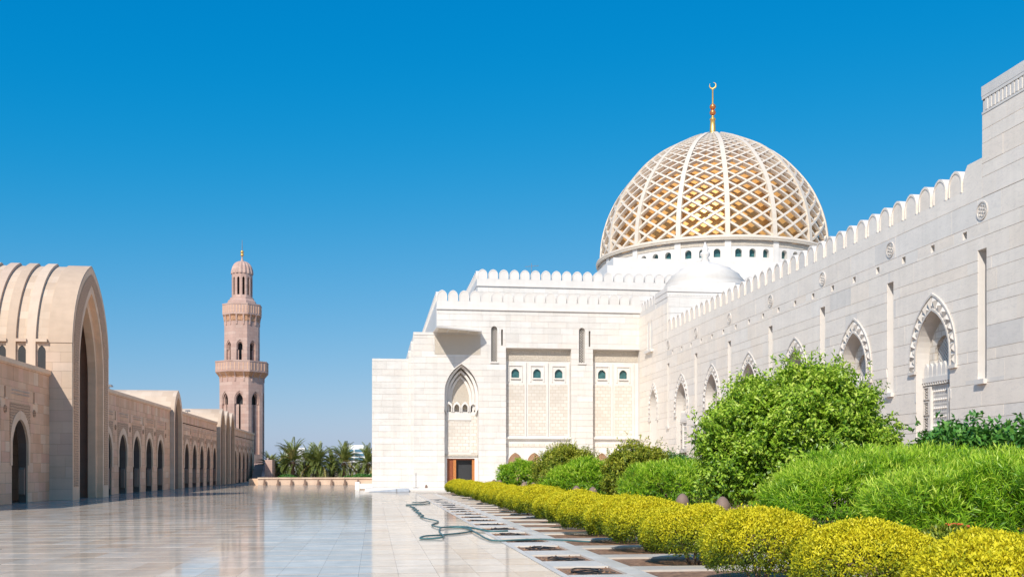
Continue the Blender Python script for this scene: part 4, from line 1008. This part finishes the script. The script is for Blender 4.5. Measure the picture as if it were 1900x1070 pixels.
# ------------------------------------------------------------------ end of the court: low wall, bollard lights, bench
bw = empty('boundary_wall', (-7, 140, 0), 'low pink stone boundary wall with flat coping in front of the palms', 'wall')
q = MB(); q.box(-15.5, 6, 140, 140.5, -.15, .86); q.build('wall_body', M['sand_sunlit'], bw)
for i in range(15):
    q = MB(); q.box(-15.55+1.44*i, -15.56+1.44*(i+1), 139.85, 140.65, .862, 1.05); q.build('coping_stone', M['sand_sunlit'], bw)
q = MB(); q.box(-17.4, -15.56, 146, 147, -.15, .85); q.build('return_wall', M['sand_trim'], bw)
NW = ('first', 'second', 'third', 'fourth', 'fifth', 'sixth', 'seventh', 'eighth', 'ninth', 'tenth')
for i in range(8):
    x = -14.6+1.77*i; b_ = empty('wall_lantern', (x, 139.6, 0), NW[i]+' small dark lantern post from the left along the low boundary wall', 'lantern post', 'lantern posts along the boundary wall')
    m = MB(); m.lathe([(.22, 0), (.22, .2), (.16, .24), (.13, .62)], 8, (x, 139.6, 0)); m.build('post', M['bollard'], b_)
    m = MB(); m.lathe([(.14, .622), (.1, .8), (.02, .92)], 8, (x, 139.6, 0)); m.build('cap', M['bollard'], b_)
be = empty('marble_bench', (-1.2, 108, 0), 'white marble block and low slab standing beside the prayer hall corner', 'bench')
q = MB(); q.box(-2.0, -1.55, 106.5, 107.6, 0, .8); q.build('end_block', M['white'], be)
q = MB(); q.box(-1.548, 1.2, 106.6, 107.5, .12, .62); q.build('seat_slab', M['white'], be)
# pole, plate and ramp by the hall step
po = empty('barrier_post', (3.95, 98.4, .3), 'thin grey metal post on a flat base before the prayer hall wall', 'post')
m = MB(); m.lathe([(.0, .3), (.3, .3), (.3, .34), (.05, .38)], 16, (3.95, 98.4, 0)); m.build('base', M['steel'], po)
m = MB(); m.tube([(3.95, 98.4, .36), (3.95, 98.4, 1.75)], .035, 8); m.build('rod', M['steel'], po)
rp = empty('metal_ramp', (2.2, 96, 0), 'blue grey metal ramp plate leading onto the low marble step', 'ramp')
q = MB(); pr_ = [(-.6, .01), (2.6, .31), (3.2, .31), (3.2, .01)]
for y in (95.4, 96.65): q.face([(x, y, z) for x, z in pr_])
for i in range(4):
    a, b = pr_[i], pr_[(i+1) % 4]; q.face([(a[0], 95.4, a[1]), (b[0], 95.4, b[1]), (b[0], 96.65, b[1]), (a[0], 96.65, a[1])])
q.build('ramp_plate', M['plate'], rp)
q = MB(); q.box(2.0, 2.06, 95.36, 95.398, .01, .28); q.build('support', M['steel'], rp)
dsx = MB(); dsx.lathe([(.13, .3), (.12, .5), (.03, .62)], 10, (4.95, 98.6, 0)); tag(dsx.build('door_stop', M['bollard']), 'small dark cone standing right of the thin metal post', 'cone')
# ------------------------------------------------------------------ foliage
def leafmesh(name, pos, ax, nr, L, W, rnd, mat, fold=.12):
    n = len(pos); ax = ax/np.linalg.norm(ax, axis=1, keepdims=True)
    b = np.cross(ax, nr); b /= np.linalg.norm(b, axis=1, keepdims=True)+1e-9; nn = np.cross(b, ax)
    L = L[:, None]; W = W[:, None]
    v = np.empty((n, 4, 3)); v[:, 0] = pos; v[:, 1] = pos+ax*L*.45+b*W*.5+nn*L*fold; v[:, 2] = pos+ax*L-nn*L*fold*.6; v[:, 3] = pos+ax*L*.45-b*W*.5+nn*L*fold
    me = bpy.data.meshes.new(name); me.vertices.add(4*n); me.vertices.foreach_set('co', v.ravel())
    me.loops.add(4*n); me.loops.foreach_set('vertex_index', np.arange(4*n, dtype=np.int32))
    me.polygons.add(n); me.polygons.foreach_set('loop_start', np.arange(0, 4*n, 4, dtype=np.int32)); me.polygons.foreach_set('loop_total', np.full(n, 4, dtype=np.int32))
    me.materials.append(mat); at = me.attributes.new('rnd', 'FLOAT', 'FACE'); at.data.foreach_set('value', np.clip(rnd, 0, 1).astype(np.float32))
    me.update(calc_edges=True); me.validate(); return me
def wob(p, s, seed):
    r = np.random.default_rng(seed); o = np.zeros(len(p))
    for i in range(5):
        k = r.normal(size=3)*s*(1+.6*i); o += np.sin(p@k+r.uniform(0, 6.28))/(1+.5*i)
    return o/2.6
def unit(n, rng):
    d = rng.normal(size=(n, 3)); return d/np.linalg.norm(d, axis=1, keepdims=True)
def shell(blobs, n, rng, zmin, depth=.25, rough=.1, freq=1.5, seed=0):
    """Twig positions spread through the outer shell of a union of blobs; also outward directions."""
    P, D = [], []
    ar = np.array([(b[3]*b[4]+b[3]*b[5]+b[4]*b[5]) for b in blobs]); ar = ar/ar.sum()
    for b, f in zip(blobs, ar):
        k = int(n*f*1.6); d = unit(k, rng); d[:, 2] = np.where(d[:, 2] < -.6, -d[:, 2], d[:, 2])
        c = np.array(b[:3]); r = np.array(b[3:6])
        fac = 1-depth*rng.random(k)**1.5; fac = fac*(1+rough*wob(d*r+c, freq, seed))
        p = c+d*r*fac[:, None]; ok = p[:, 2] > zmin
        for b2 in blobs:
            if b2 is b: continue
            q = (p-np.array(b2[:3]))/np.array(b2[3:6]); ok &= (q*q).sum(1) > .72
        nn = d/r; nn /= np.linalg.norm(nn, axis=1, keepdims=True)
        P.append(p[ok]); D.append(nn[ok])
    return np.concatenate(P), np.concatenate(D)
def stems(base, tops, r0, mat, parent, name='trunk'):
    m = MB()
    for tx, ty, tz in tops:
        p = [Vector(base)+(Vector((tx, ty, tz))-Vector(base))*(i/4)+Vector((random.uniform(-.05, .05), random.uniform(-.05, .05), 0)) for i in range(5)]
        m.tube(p, r0, 6, r0*.35)
    return m.build(name, mat, parent)
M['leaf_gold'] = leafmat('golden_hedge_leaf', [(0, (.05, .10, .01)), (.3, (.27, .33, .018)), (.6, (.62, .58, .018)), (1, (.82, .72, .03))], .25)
M['leaf_ficus'] = leafmat('ficus_leaf', [(0, (.04, .12, .01)), (.4, (.19, .36, .02)), (.7, (.42, .60, .05)), (1, (.66, .76, .15))], .28, .40, .45)
M['leaf_ficus_y'] = leafmat('yellow_green_leaf', [(0, (.06, .13, .012)), (.5, (.24, .31, .022)), (1, (.56, .53, .06))], .22, .45, .35)
M['leaf_thev'] = leafmat('narrow_green_leaf', [(0, (.04, .13, .01)), (.4, (.17, .38, .015)), (.7, (.38, .60, .025)), (1, (.66, .78, .10))], .3, .4, .4)
M['leaf_dark'] = leafmat('glossy_dark_leaf', [(0, (.03, .11, .02)), (.6, (.08, .24, .035)), (1, (.20, .40, .07))], .2, .3, .5)
M['flower'] = plain('orange_flower', (.75, .16, .04), .5); M['flower_y'] = plain('yellow_flower', (.85, .62, .03), .5)
M['palm_leaf'] = leafmat('palm_frond', [(0, (.07, .10, .022)), (.5, (.16, .21, .05)), (.85, (.30, .33, .09)), (1, (.45, .37, .15))], .2, .45, .4)
# golden clipped bushes: three shapes shared along the row
def hedge_mesh(seed, n):
    g = np.random.default_rng(seed)
    bl = [(0, 0, .60, 1.10, 1.05, .66)]+[(g.uniform(-.2, .2), g.uniform(-.2, .2), .58+g.uniform(-.05, .04), .92, .9, .60) for _ in range(2)]
    p, d = shell(bl, n, g, .12, .32, .10, 3.2, seed); lo = g.random(len(p)) < .02; p = p+d*(lo*g.uniform(.02, .09, len(p)))[:, None]
    k = len(p); up = np.array([0, 0, 1.])
    ax = d*.75+unit(k, g)*.95+up*.35; nr = d+unit(k, g)*.7
    lit = np.clip(.34+.52*d[:, 2]+.28*wob(p, 6, seed+1)+g.normal(.06, .15, k), 0, 1)  # yellow top growth, greener below, with shading of the sides painted in
    dry = g.random(k) < .012; lit = np.where(dry, 0.0, lit)
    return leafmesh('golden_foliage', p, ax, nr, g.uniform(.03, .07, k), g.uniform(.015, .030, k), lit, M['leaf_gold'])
HM = [hedge_mesh(100+i, 46000) for i in range(3)]
HL = [MB() for _ in range(1)]
rows_y = [10.7, 13.9, 17.6, 21.4, 24.9, 28.0, 31.5, 34.9, 38.2, 41.8, 45.4, 49.0, 52.8, 56.6, 60.6, 64.6, 68.8, 73.0, 77.2, 81.4, 85.0]
ORD = ['nearest', 'second', 'third', 'fourth', 'fifth', 'sixth', 'seventh', 'eighth', 'ninth', 'tenth', 'eleventh', 'twelfth', 'thirteenth', 'fourteenth', 'fifteenth', 'sixteenth', 'seventeenth', 'eighteenth', 'nineteenth', 'twentieth', 'farthest']
for i, y in enumerate(rows_y):
    x = 6.95+random.uniform(-.12, .12); s = random.uniform(.94, 1.08)
    lab = 'nearest golden clipped bush, cut by the right corner of the picture' if i == 0 else 'farthest golden clipped bush, at the prayer hall end of the row' if i == 20 else ORD[i]+' golden clipped bush of the row, counted from the near right corner'
    e = empty('golden_bush', (x, y, 0), lab, 'bush', 'golden clipped bushes in a row along the paving')
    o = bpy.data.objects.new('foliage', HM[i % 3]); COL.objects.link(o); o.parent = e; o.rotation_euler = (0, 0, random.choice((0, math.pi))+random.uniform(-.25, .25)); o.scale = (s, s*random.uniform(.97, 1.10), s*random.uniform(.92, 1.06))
    m = MB()
    for k in range(5):
        a = random.uniform(0, 6.28); m.tube([(x+.1*math.cos(a), y+.1*math.sin(a), -.1), (x+.35*math.cos(a), y+.35*math.sin(a), .35), (x+.7*math.cos(a), y+.7*math.sin(a), .7)], .025, 5)
    m.build('stem', M['bark'], e)
# ficus-like rounded trees
def ficus(name, lab, c, blobs, n, mat, seed, L=(.08, .13), per=7, group='rounded shrubs beside the gallery'):
    g = np.random.default_rng(seed); e = empty(name, (c[0], c[1], 0), lab, 'shrub', group)
    bl = [(c[0]+b[0], c[1]+b[1], *b[2:]) for b in blobs]
    p, d = shell(bl, n, g, .15, .30, .22, 1.7, seed)
    clump = wob(p, 2.6, seed+3)
    keep = g.random(len(p)) < np.clip(.66+.8*clump, .08, 1); p, d, clump = p[keep], d[keep], clump[keep]
    lo = g.random(len(p)) < .06; lo &= d[:, 2] > -.2; p = p+d*(lo*g.uniform(.1, .5, len(p)))[:, None]+np.array([0, 0, .25])*(lo*g.random(len(p)))[:, None]
    tw = d*.9+unit(len(p), g)*.6+np.array([0, 0, .35]); tw /= np.linalg.norm(tw, axis=1, keepdims=True)
    k = len(p); pos = np.repeat(p, per, 0)+np.repeat(tw, per, 0)*(np.tile(np.arange(per), k)*.04)[:, None]+unit(k*per, g)*.03
    ax = np.repeat(tw, per, 0)*.45+unit(k*per, g)*.9+np.array([0, 0, -.25]); nr = np.repeat(d, per, 0)*.6+unit(k*per, g)*.5+np.array([0, 0, .5])
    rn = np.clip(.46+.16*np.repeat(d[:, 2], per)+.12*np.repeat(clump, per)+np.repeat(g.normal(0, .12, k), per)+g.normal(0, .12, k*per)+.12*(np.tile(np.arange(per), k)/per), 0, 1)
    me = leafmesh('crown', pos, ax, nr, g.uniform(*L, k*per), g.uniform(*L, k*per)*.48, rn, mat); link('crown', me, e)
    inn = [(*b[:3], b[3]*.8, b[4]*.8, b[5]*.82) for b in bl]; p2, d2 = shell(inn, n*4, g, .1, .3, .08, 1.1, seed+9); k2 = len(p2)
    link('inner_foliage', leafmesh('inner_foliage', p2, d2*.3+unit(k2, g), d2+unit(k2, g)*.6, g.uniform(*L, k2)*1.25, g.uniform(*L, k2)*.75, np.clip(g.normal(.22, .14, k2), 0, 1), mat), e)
    tops = [(b[0]+random.uniform(-.3, .3), b[1]+random.uniform(-.3, .3), b[2]+b[5]*.5) for b in bl]
    stems((c[0], c[1], -.1), tops+[(c[0]+.6, c[1], 1.6), (c[0]-.7, c[1]+.3, 1.7)], .09, M['bark'], e)
    return e
ficus('ficus_tree', 'largest rounded leafy green shrub tree standing before the gallery niches', (13.75, 31.8), [(0, 0, 2.45, 2.55, 2.5, 2.4), (-1.2, .2, 3.2, 1.75, 1.8, 1.4), (.6, 0, 3.9, 1.75, 1.8, 1.35), (1.5, -.2, 2.3, 1.55, 1.7, 1.8), (-1.85, 0, 1.9, 1.35, 1.6, 1.7), (.15, 0, 4.4, .9, 1.1, .85), (1.5, 0, 3.6, 1.0, 1.2, 1.0)], 20000, M['leaf_ficus'], 201, (.11, .18), 7)
ficus('ficus_shrub', 'smooth round dark green shrub farthest along the garden, before the hall arches', (13.4, 71.5), [(0, 0, 1.8, 2.2, 2.2, 1.9), (.8, 0, 2.0, 1.7, 1.7, 1.5)], 5200, M['leaf_ficus_y'], 202, (.10, .16), 6)
ficus('ficus_shrub', 'tall loose yellow green shrub between two fine leaved mounds mid garden', (13.6, 52.5), [(0, 0, 1.6, 1.5, 1.6, 1.65), (.9, .3, 1.8, 1.2, 1.3, 1.3), (-.6, 0, 1.6, 1.1, 1.1, 1.2)], 5200, M['leaf_ficus_y'], 203, (.09, .15), 6)
ficus('ficus_shrub', 'dark green shrub peeping out behind the mid garden mounds near the doorway', (18.5, 62), [(0, 0, 1.4, 2.4, 2.4, 1.4), (-1.5, 5, 1.3, 2.2, 2.2, 1.3)], 5200, M['leaf_dark'], 204, (.10, .17), 6)
ficus('broadleaf_shrub', 'glossy dark broad leaved shrub against the gallery wall at right, below the nearest niche', (18.2, 29.3), [(0, 0, 1.6, 1.7, 1.7, 1.55), (1.4, -.6, 1.7, 1.5, 1.5, 1.4)], 4200, M['leaf_dark'], 205, (.16, .26), 7)
ficus('broadleaf_shrub', 'glossy dark broad leaved shrub at the right picture edge, behind narrow leaved shrubs', (18.6, 25.2), [(0, 0, 1.6, 1.7, 1.7, 1.5), (1.2, -1, 1.6, 1.5, 1.6, 1.4)], 4200, M['leaf_dark'], 206, (.16, .26), 7)
# narrow-leaved shrubs
def thevetia(lab, c, blobs, n, seed, L=(.13, .2), W=.014, per=12, flowers=0):
    g = np.random.default_rng(seed); e = empty('narrow_leaf_shrub', (c[0], c[1], 0), lab, 'shrub', 'narrow leaved bright green shrubs')
    bl = [(c[0]+b[0], c[1]+b[1], *b[2:]) for b in blobs]
    p, d = shell(bl, n, g, .1, .38, .20, 2.0, seed); kp = g.random(len(p)) < np.clip(.6+.9*wob(p, 4.5, seed+7), .1, 1); p, d = p[kp], d[kp]; k = len(p)
    sh = d*.8+unit(k, g)*.55+np.array([0, 0, .6]); sh /= np.linalg.norm(sh, axis=1, keepdims=True)
    pos = np.repeat(p, per, 0)+np.repeat(sh, per, 0)*(np.tile(np.arange(per), k)*.022)[:, None]
    ax = np.repeat(sh, per, 0)*(.35+.75*np.tile(np.arange(per), k)/per)[:, None]+unit(k*per, g)*.85; nr = np.repeat(sh, per, 0)+unit(k*per, g)*.3
    rn = np.clip(.40+.18*np.repeat(d[:, 2], per)+.18*np.repeat(wob(p, 2.2, seed+2), per)+.4*(np.tile(np.arange(per), k)/per-.5)+g.normal(.05, .16, k*per), 0, 1)
    me = leafmesh('crown', pos, ax, nr, g.uniform(*L, k*per), np.full(k*per, W)*g.uniform(.8, 1.3, k*per), rn, M['leaf_thev'], .06); link('crown', me, e)
    stems((c[0], c[1], -.1), [(b[0]+random.uniform(-.5, .5), b[1]+random.uniform(-.5, .5), b[2]+.4) for b in bl for _ in range(3)], .05, M['bark'], e, 'stem')
    idx = g.choice(len(p), flowers*6); cnt = 0
    for i in idx:
        if cnt >= flowers: break
        if d[i, 1] < -.1 and d[i, 2] > -.1:
            q = MB(); a = Vector(p[i])+Vector(d[i])*.22
            q.lathe([(.01, -.06), (.03, -.02), (.055, .03), (.0, .0)], 7, a); q.build('blossom', M['flower_y'], e); cnt += 1
    return e
thevetia('large bright green narrow leaved shrub right of the big rounded tree', (12.3, 24.3), [(0, 0, 1.15, 2.2, 1.9, 1.15), (-1.4, -.4, .95, 1.4, 1.5, 1.0), (1.6, .2, 1.25, 1.7, 1.8, 1.15)], 10500, 301, L=(.13, .24), per=13, W=.018, flowers=9)
thevetia('bright green narrow leaved shrub at the right picture edge with yellow blossoms', (13.6, 19.9), [(0, 0, 1.1, 2.3, 2.0, 1.15), (-1.7, .2, .95, 1.5, 1.6, .95), (1.9, 0, 1.15, 1.7, 1.8, 1.1)], 10500, 302, L=(.13, .24), per=13, W=.018, flowers=9)
thevetia('broad bright green fine leaved mound left of the big rounded tree', (12.6, 40.3), [(0, 0, 1.1, 2.0, 2.1, 1.2), (-1.2, .6, 1.0, 1.4, 1.5, 1.05), (1.3, .4, 1.15, 1.5, 1.6, 1.1)], 6000, 303, (.16, .24), .024, 10)
thevetia('bright green fine leaved mound between the round dark shrub and yellow green shrub', (12.6, 59.0), [(0, 0, 1.2, 2.1, 2.3, 1.25), (-1.2, .4, 1.0, 1.5, 1.7, 1.1)], 4200, 304, (.18, .28), .034, 9)
thevetia('farthest bright green fine leaved mound, nearest the hall portal', (12.0, 82.5), [(0, 0, 1.3, 2.1, 2.3, 1.3), (1.1, .4, 1.0, 1.5, 1.7, 1.2)], 3600, 305, (.2, .3), .04, 9)
# low plant with orange flowers
g = np.random.default_rng(55); ix = empty('ixora_plant', (9.0, 15.1, 0), 'low green plant with a few orange red flower heads between golden bushes', 'plant')
p, d = shell([(9.0, 15.1, .5, .75, .8, .55)], 1800, g, .05, .3, .12, 3, 9); k = len(p)
link('crown', leafmesh('crown', np.repeat(p, 5, 0)+unit(k*5, g)*.03, np.repeat(d, 5, 0)*.6+unit(k*5, g)*.7+np.array([0, 0, .5]), np.repeat(d, 5, 0), g.uniform(.06, .1, k*5), g.uniform(.022, .036, k*5), np.clip(g.normal(.45, .22, k*5), 0, 1), M['leaf_ficus_y']), ix)
for i in range(5):
    q = MB(); a = Vector(p[np.argmax(p[:, 2]+g.uniform(0, .5, k))])+Vector((0, 0, .03))
    for j in range(9):
        v_ = a+Vector((random.uniform(-.05, .05), random.uniform(-.05, .05), random.uniform(0, .03))); q.lathe([(.0, 0), (.018, .01), (.0, .025)], 5, v_)
    q.build('flower_head', M['flower'], ix)
# palms beyond the wall
def palm_mesh(seed):
    g = np.random.default_rng(seed); P, A, Nn, Ls, Rn = [], [], [], [], []
    for f in range(78):
        az = g.uniform(0, 6.28); el = math.radians(g.uniform(-35, 82)); L = g.uniform(3.0, 4.1); n = 36
        out = np.array([math.cos(az), math.sin(az), 0.]); dirv = out*math.cos(el)+np.array([0, 0, math.sin(el)]); pt = np.array([0, 0, 3.0]); dry = g.random() < (.35 if el < 0 else .05)
        side = np.cross(dirv, [0, 0, 1.]); side /= np.linalg.norm(side)+1e-6
        for i in range(n):
            t_ = i/n; dirv = dirv+np.array([0, 0, -.05*(.4+t_)]); dirv /= np.linalg.norm(dirv); pt = pt+dirv*L/n
            if i < 4: continue
            nv = np.cross(side, dirv)
            for s in (-1, 1):
                P.append(pt.copy()); A.append(dirv*.75+s*side*(.75)+nv*.28+g.normal(0, .06, 3)); Nn.append(nv); Ls.append((.55*math.sin(math.pi*min(1, .18+.8*t_))+.1)); Rn.append(.95 if dry else np.clip(.45+.25*math.sin(el)+g.normal(0, .13), 0, .85))
        
    P, A, Nn, Ls, Rn = map(np.array, (P, A, Nn, Ls, Rn))
    return leafmesh('fronds', P, A, Nn, Ls, np.full(len(P), .085), Rn, M['palm_leaf'], .03)
PM = [palm_mesh(401), palm_mesh(402)]
tk = MB(); pr_ = []
for i in range(13): pr_ += [(.24+.03*(i % 2), i*.25), (.3, i*.25+.2)]
tk.lathe(pr_, 10); tk.lathe([(.3, 3.1), (.5, 2.9), (.3, 2.3)], 10); tkm = tk.mesh('trunk', M['bark'])
palms = [(-18.6, 186, .85, 'date palm half hidden behind the stair block, leftmost of the palms'), (-16.9, 196, .95, 'date palm farther back, second from the left'), (-14.4, 184, 1.2, 'tallest date palm, third from the left, right of the minaret stair'), (-12.0, 190, 1.1, 'date palm just right of and behind the tallest palm'), (-9.9, 184, 1.1, 'date palm standing alone in the middle of the palm row'), (-7.6, 190, 1.0, 'slimmer date palm tucked behind the middle palm'), (-5.4, 184, 1.12, 'date palm in front of the far white office block'), (-1.2, 184, 1.1, 'date palm cut off by the prayer hall corner, rightmost of the row')]
for i, (x, y, s, lab) in enumerate(palms):
    e = empty('date_palm', (x, y, -.2), lab, 'palm', 'date palms beyond the boundary wall'); e.scale = (s, s, s); e.rotation_euler = (0, 0, i*1.3)
    for nm, me in (('crown', PM[i % 2]), ('trunk', tkm)):
        o = bpy.data.objects.new(nm, me); COL.objects.link(o); o.parent = e
# low greenery and dry brush behind the wall
g = np.random.default_rng(77)
def mound(name, lab, blobs, n, mat, L, cat='shrub', group=None):
    p, d = shell(blobs, n, g, -.1, .35, .2, .8, n); k = len(p)
    me = leafmesh(name, p, d*.6+unit(k, g), d+unit(k, g)*.5, g.uniform(*L, k), g.uniform(*L, k)*.5, np.clip(g.normal(.45, .22, k), 0, 1), mat)
    return tag(link(name, me), lab, cat, group)
mound('low_shrub', 'low green shrub under the tallest palm behind the boundary wall', [(-15.0, 178, .3, 1.9, 1.2, 1.0)], 2500, M['leaf_dark'], (.15, .3))
mound('low_shrub', 'low green shrub between the middle palm and the office block palm', [(-4.6, 178, .2, 1.0, 1.0, .8)], 1500, M['leaf_dark'], (.15, .3))
mound('low_shrub', 'longer low green shrub at the foot of the rightmost palm', [(-2.4, 177, .3, 1.7, 1.2, 1.0), (-.2, 177, .3, 1.6, 1.2, 1.0)], 3000, M['leaf_dark'], (.15, .3))
M['brush'] = leafmat('dry_brush', [(0, (.10, .09, .04)), (.5, (.17, .15, .07)), (1, (.28, .23, .13))], .2)
tag(link('dry_brush', leafmesh('dry_brush', *(lambda k: (np.c_[g.uniform(-26, 10, k), g.uniform(196, 225, k), g.uniform(-.2, 2.2, k)*g.random(k)+.1], unit(k, g)+np.array([0, 0, .8]), unit(k, g), g.uniform(.3, .8, k), g.uniform(.05, .12, k), g.random(k)))(14000), M['brush'])), 'dry olive brush and scrub growing behind the palms', 'scrub', kind='stuff')
m = MB(); rows = []
for j in range(9):
    rows.append([(-40+i*2.0, 150+j*9, -.19+.5*math.exp(-((j-4)/2.2)**2)+.25*math.sin(i*.9+j)*math.sin(j*.8)) for i in range(26)])
m.grid(rows); tag(m.build('sandy_bank', M['sandg'], None, True), kind='structure')
# far buildings
of = empty('office_building', (-7, 420, 0), 'distant white office block with blue glass bands behind the palms', 'building')
q = MB(); q.box(-13.2, -1.5, 420, 440, -.2, 11.0); q.build('wall', M['white'], of)
q = MB(); q.box(-10.8, -4.4, 422, 438, 11.0, 12.4); q.build('roof_storey', M['white'], of)
for i in range(3):
    for j in range(2):
        q = MB(); q.box(-12.3+j*4.3, -8.6+j*4.3, 419.8, 419.99, 6.2+1.65*i, 7.2+1.65*i); q.build('window', M['blueglass'], of)
h2 = empty('distant_house', (-37, 420, 0), 'distant pale flat roofed house peeping between the left palms', 'house')
q = MB(); q.box(-36, -28, 420, 435, -.2, 11.2); q.build('wall', M['white'], h2)
q = MB(); q.box(-34.5, -33, 419.85, 419.99, 7.5, 9.2); q.build('window', M['blueglass'], h2)
# ------------------------------------------------------------------ garden bollards, hose, drip pipes
for i, y in enumerate((24.9, 28.3, 40.4, 43.8, 56.0, 59.4, 71.4, 74.8)):
    lab = ('nearest' if i == 0 else 'farthest' if i == 7 else NW[i])+' round topped brown bollard behind the golden bushes'+('' if i in (0, 7) else ', counted from the camera')
    b_ = empty('garden_bollard', (8.75, y, 0), lab, 'bollard', 'brown bollards behind the golden bushes')
    m = MB(); m.lathe([(.2, 0), (.2, .12), (.165, .16), (.165, .93)], 20, (8.75, y, 0)); m.build('shaft', M['bollard'], b_, True)
    m = MB(); m.lathe([(.165, .932), (.2, .94), (.2, 1.0), (.175, 1.02), (.19, 1.06), (.19, 1.1), (.17, 1.18), (.12, 1.27), (.05, 1.33), (.0, 1.34)], 20, (8.75, y, 0)); m.build('cap', M['bollard'], b_, True)
def spline(P, k=8):
    P = [Vector(p) for p in P]; out = []
    for i in range(len(P)-1):
        p0, p1, p2, p3 = P[max(i-1, 0)], P[i], P[i+1], P[min(i+2, len(P)-1)]
        for j in range(k):
            t_ = j/k; out.append(.5*((2*p1)+(p2-p0)*t_+(2*p0-5*p1+4*p2-p3)*t_*t_+(3*p1-p0-3*p2+p3)*t_**3))
    return out+[P[-1]]
HZ = .03
hp = [(2.3, 62.6), (2.9, 63.4), (3.35, 65.0), (3.3, 61.5), (2.9, 59.9), (1.82, 58.8), (2.0, 57.2)]
for i in range(11): hp.append((2.02+(.11 if i % 2 else -.09), 56-i*1.25))
hp += [(2.14, 41.1), (2.44, 39.3), (2.05, 36.9), (2.25, 35.0), (2.7, 35.7), (3.15, 35.5), (3.16, 33.4), (2.9, 32.4), (2.06, 31.2), (1.5, 30.4), (1.32, 29.7), (1.7, 29.6), (2.0, 29.9), (2.05, 31.5), (2.1, 33.4), (2.3, 34.9), (2.8, 35.2), (3.1, 34.6), (3.16, 31.8), (3.22, 29.2), (3.47, 28.4), (4.69, 28.5), (5.9, 27.6)]
m = MB(); m.tube(spline([(x, y, HZ+.02*(i % 3 == 0)) for i, (x, y) in enumerate(hp)], 7), .026, 7)
tag(m.build('garden_hose', M['hose'], None, True), 'teal garden hose lying in loops and coils across the marble floor', 'hose')
m = MB(); m.tube(spline([(3.15, 35.2, .05), (3.4, 33.6, .06), (3.75, 32.8, .03), (4.3, 32.9, .03)], 7), .032, 7); tag(m.build('garden_hose', M['hose'], None, True), 'short teal hose end running onto the paving beside the loops', 'hose')
for k in range(0, 19):
    y = Y0B+k*PITCH; 
    if y > 72: break
    m = MB(); rn = random.Random(k)
    for j in range(1):
        pts = []
        for i in range(9):
            a = i/8*5.2+rn.uniform(0, 6); pts.append((4.25+.42*math.cos(a)*(1-.05*i)+rn.uniform(-.05, .05), y+.85+.55*math.sin(a)+rn.uniform(-.08, .08), -.02+.03*rn.random()))
        m.tube(spline(pts, 4), .014, 5)
    for j in range(2): m.tube(spline([(3.75, y+.2+.45*j+rn.uniform(-.1, .1), -.05), (4.2, y+.3+.45*j+rn.uniform(-.12, .12), -.02+.03*rn.random()), (4.75, y+.2+.45*j, -.03)], 4), .013, 5)
    lab = ('nearest black drip pipe coil in the open soil bed' if k == 0 else 'farthest black drip pipe coil in the open soil beds' if y+PITCH > 72 else 'black drip pipe coil in the %s open soil bed from the near end' % ORD[k])
    tag(m.build('drip_pipe', M['black']), lab, 'pipe', 'drip pipes in the soil beds')
# clods in the near soil beds
g = np.random.default_rng(91); cl = MB()
for k in range(-1, 12):
    y = Y0B+k*PITCH
    for j in range(40):
        cx, cy, r = g.uniform(3.7, 4.8), y+g.uniform(.03, 1.66), g.uniform(.015, .05); n = len(cl.v)
        cl.v += [(cx-r, cy, -.036), (cx, cy-r, -.036), (cx+r, cy, -.036), (cx, cy+r, -.036), (cx+r*.2, cy, -.036+r*1.1)]
        for i in range(4): cl.f.append((n+i, n+(i+1) % 4, n+4))
tag(cl.build('soil_clods', M['soil']), 'crumbly brown soil clods in the open beds', 'soil', kind='stuff')
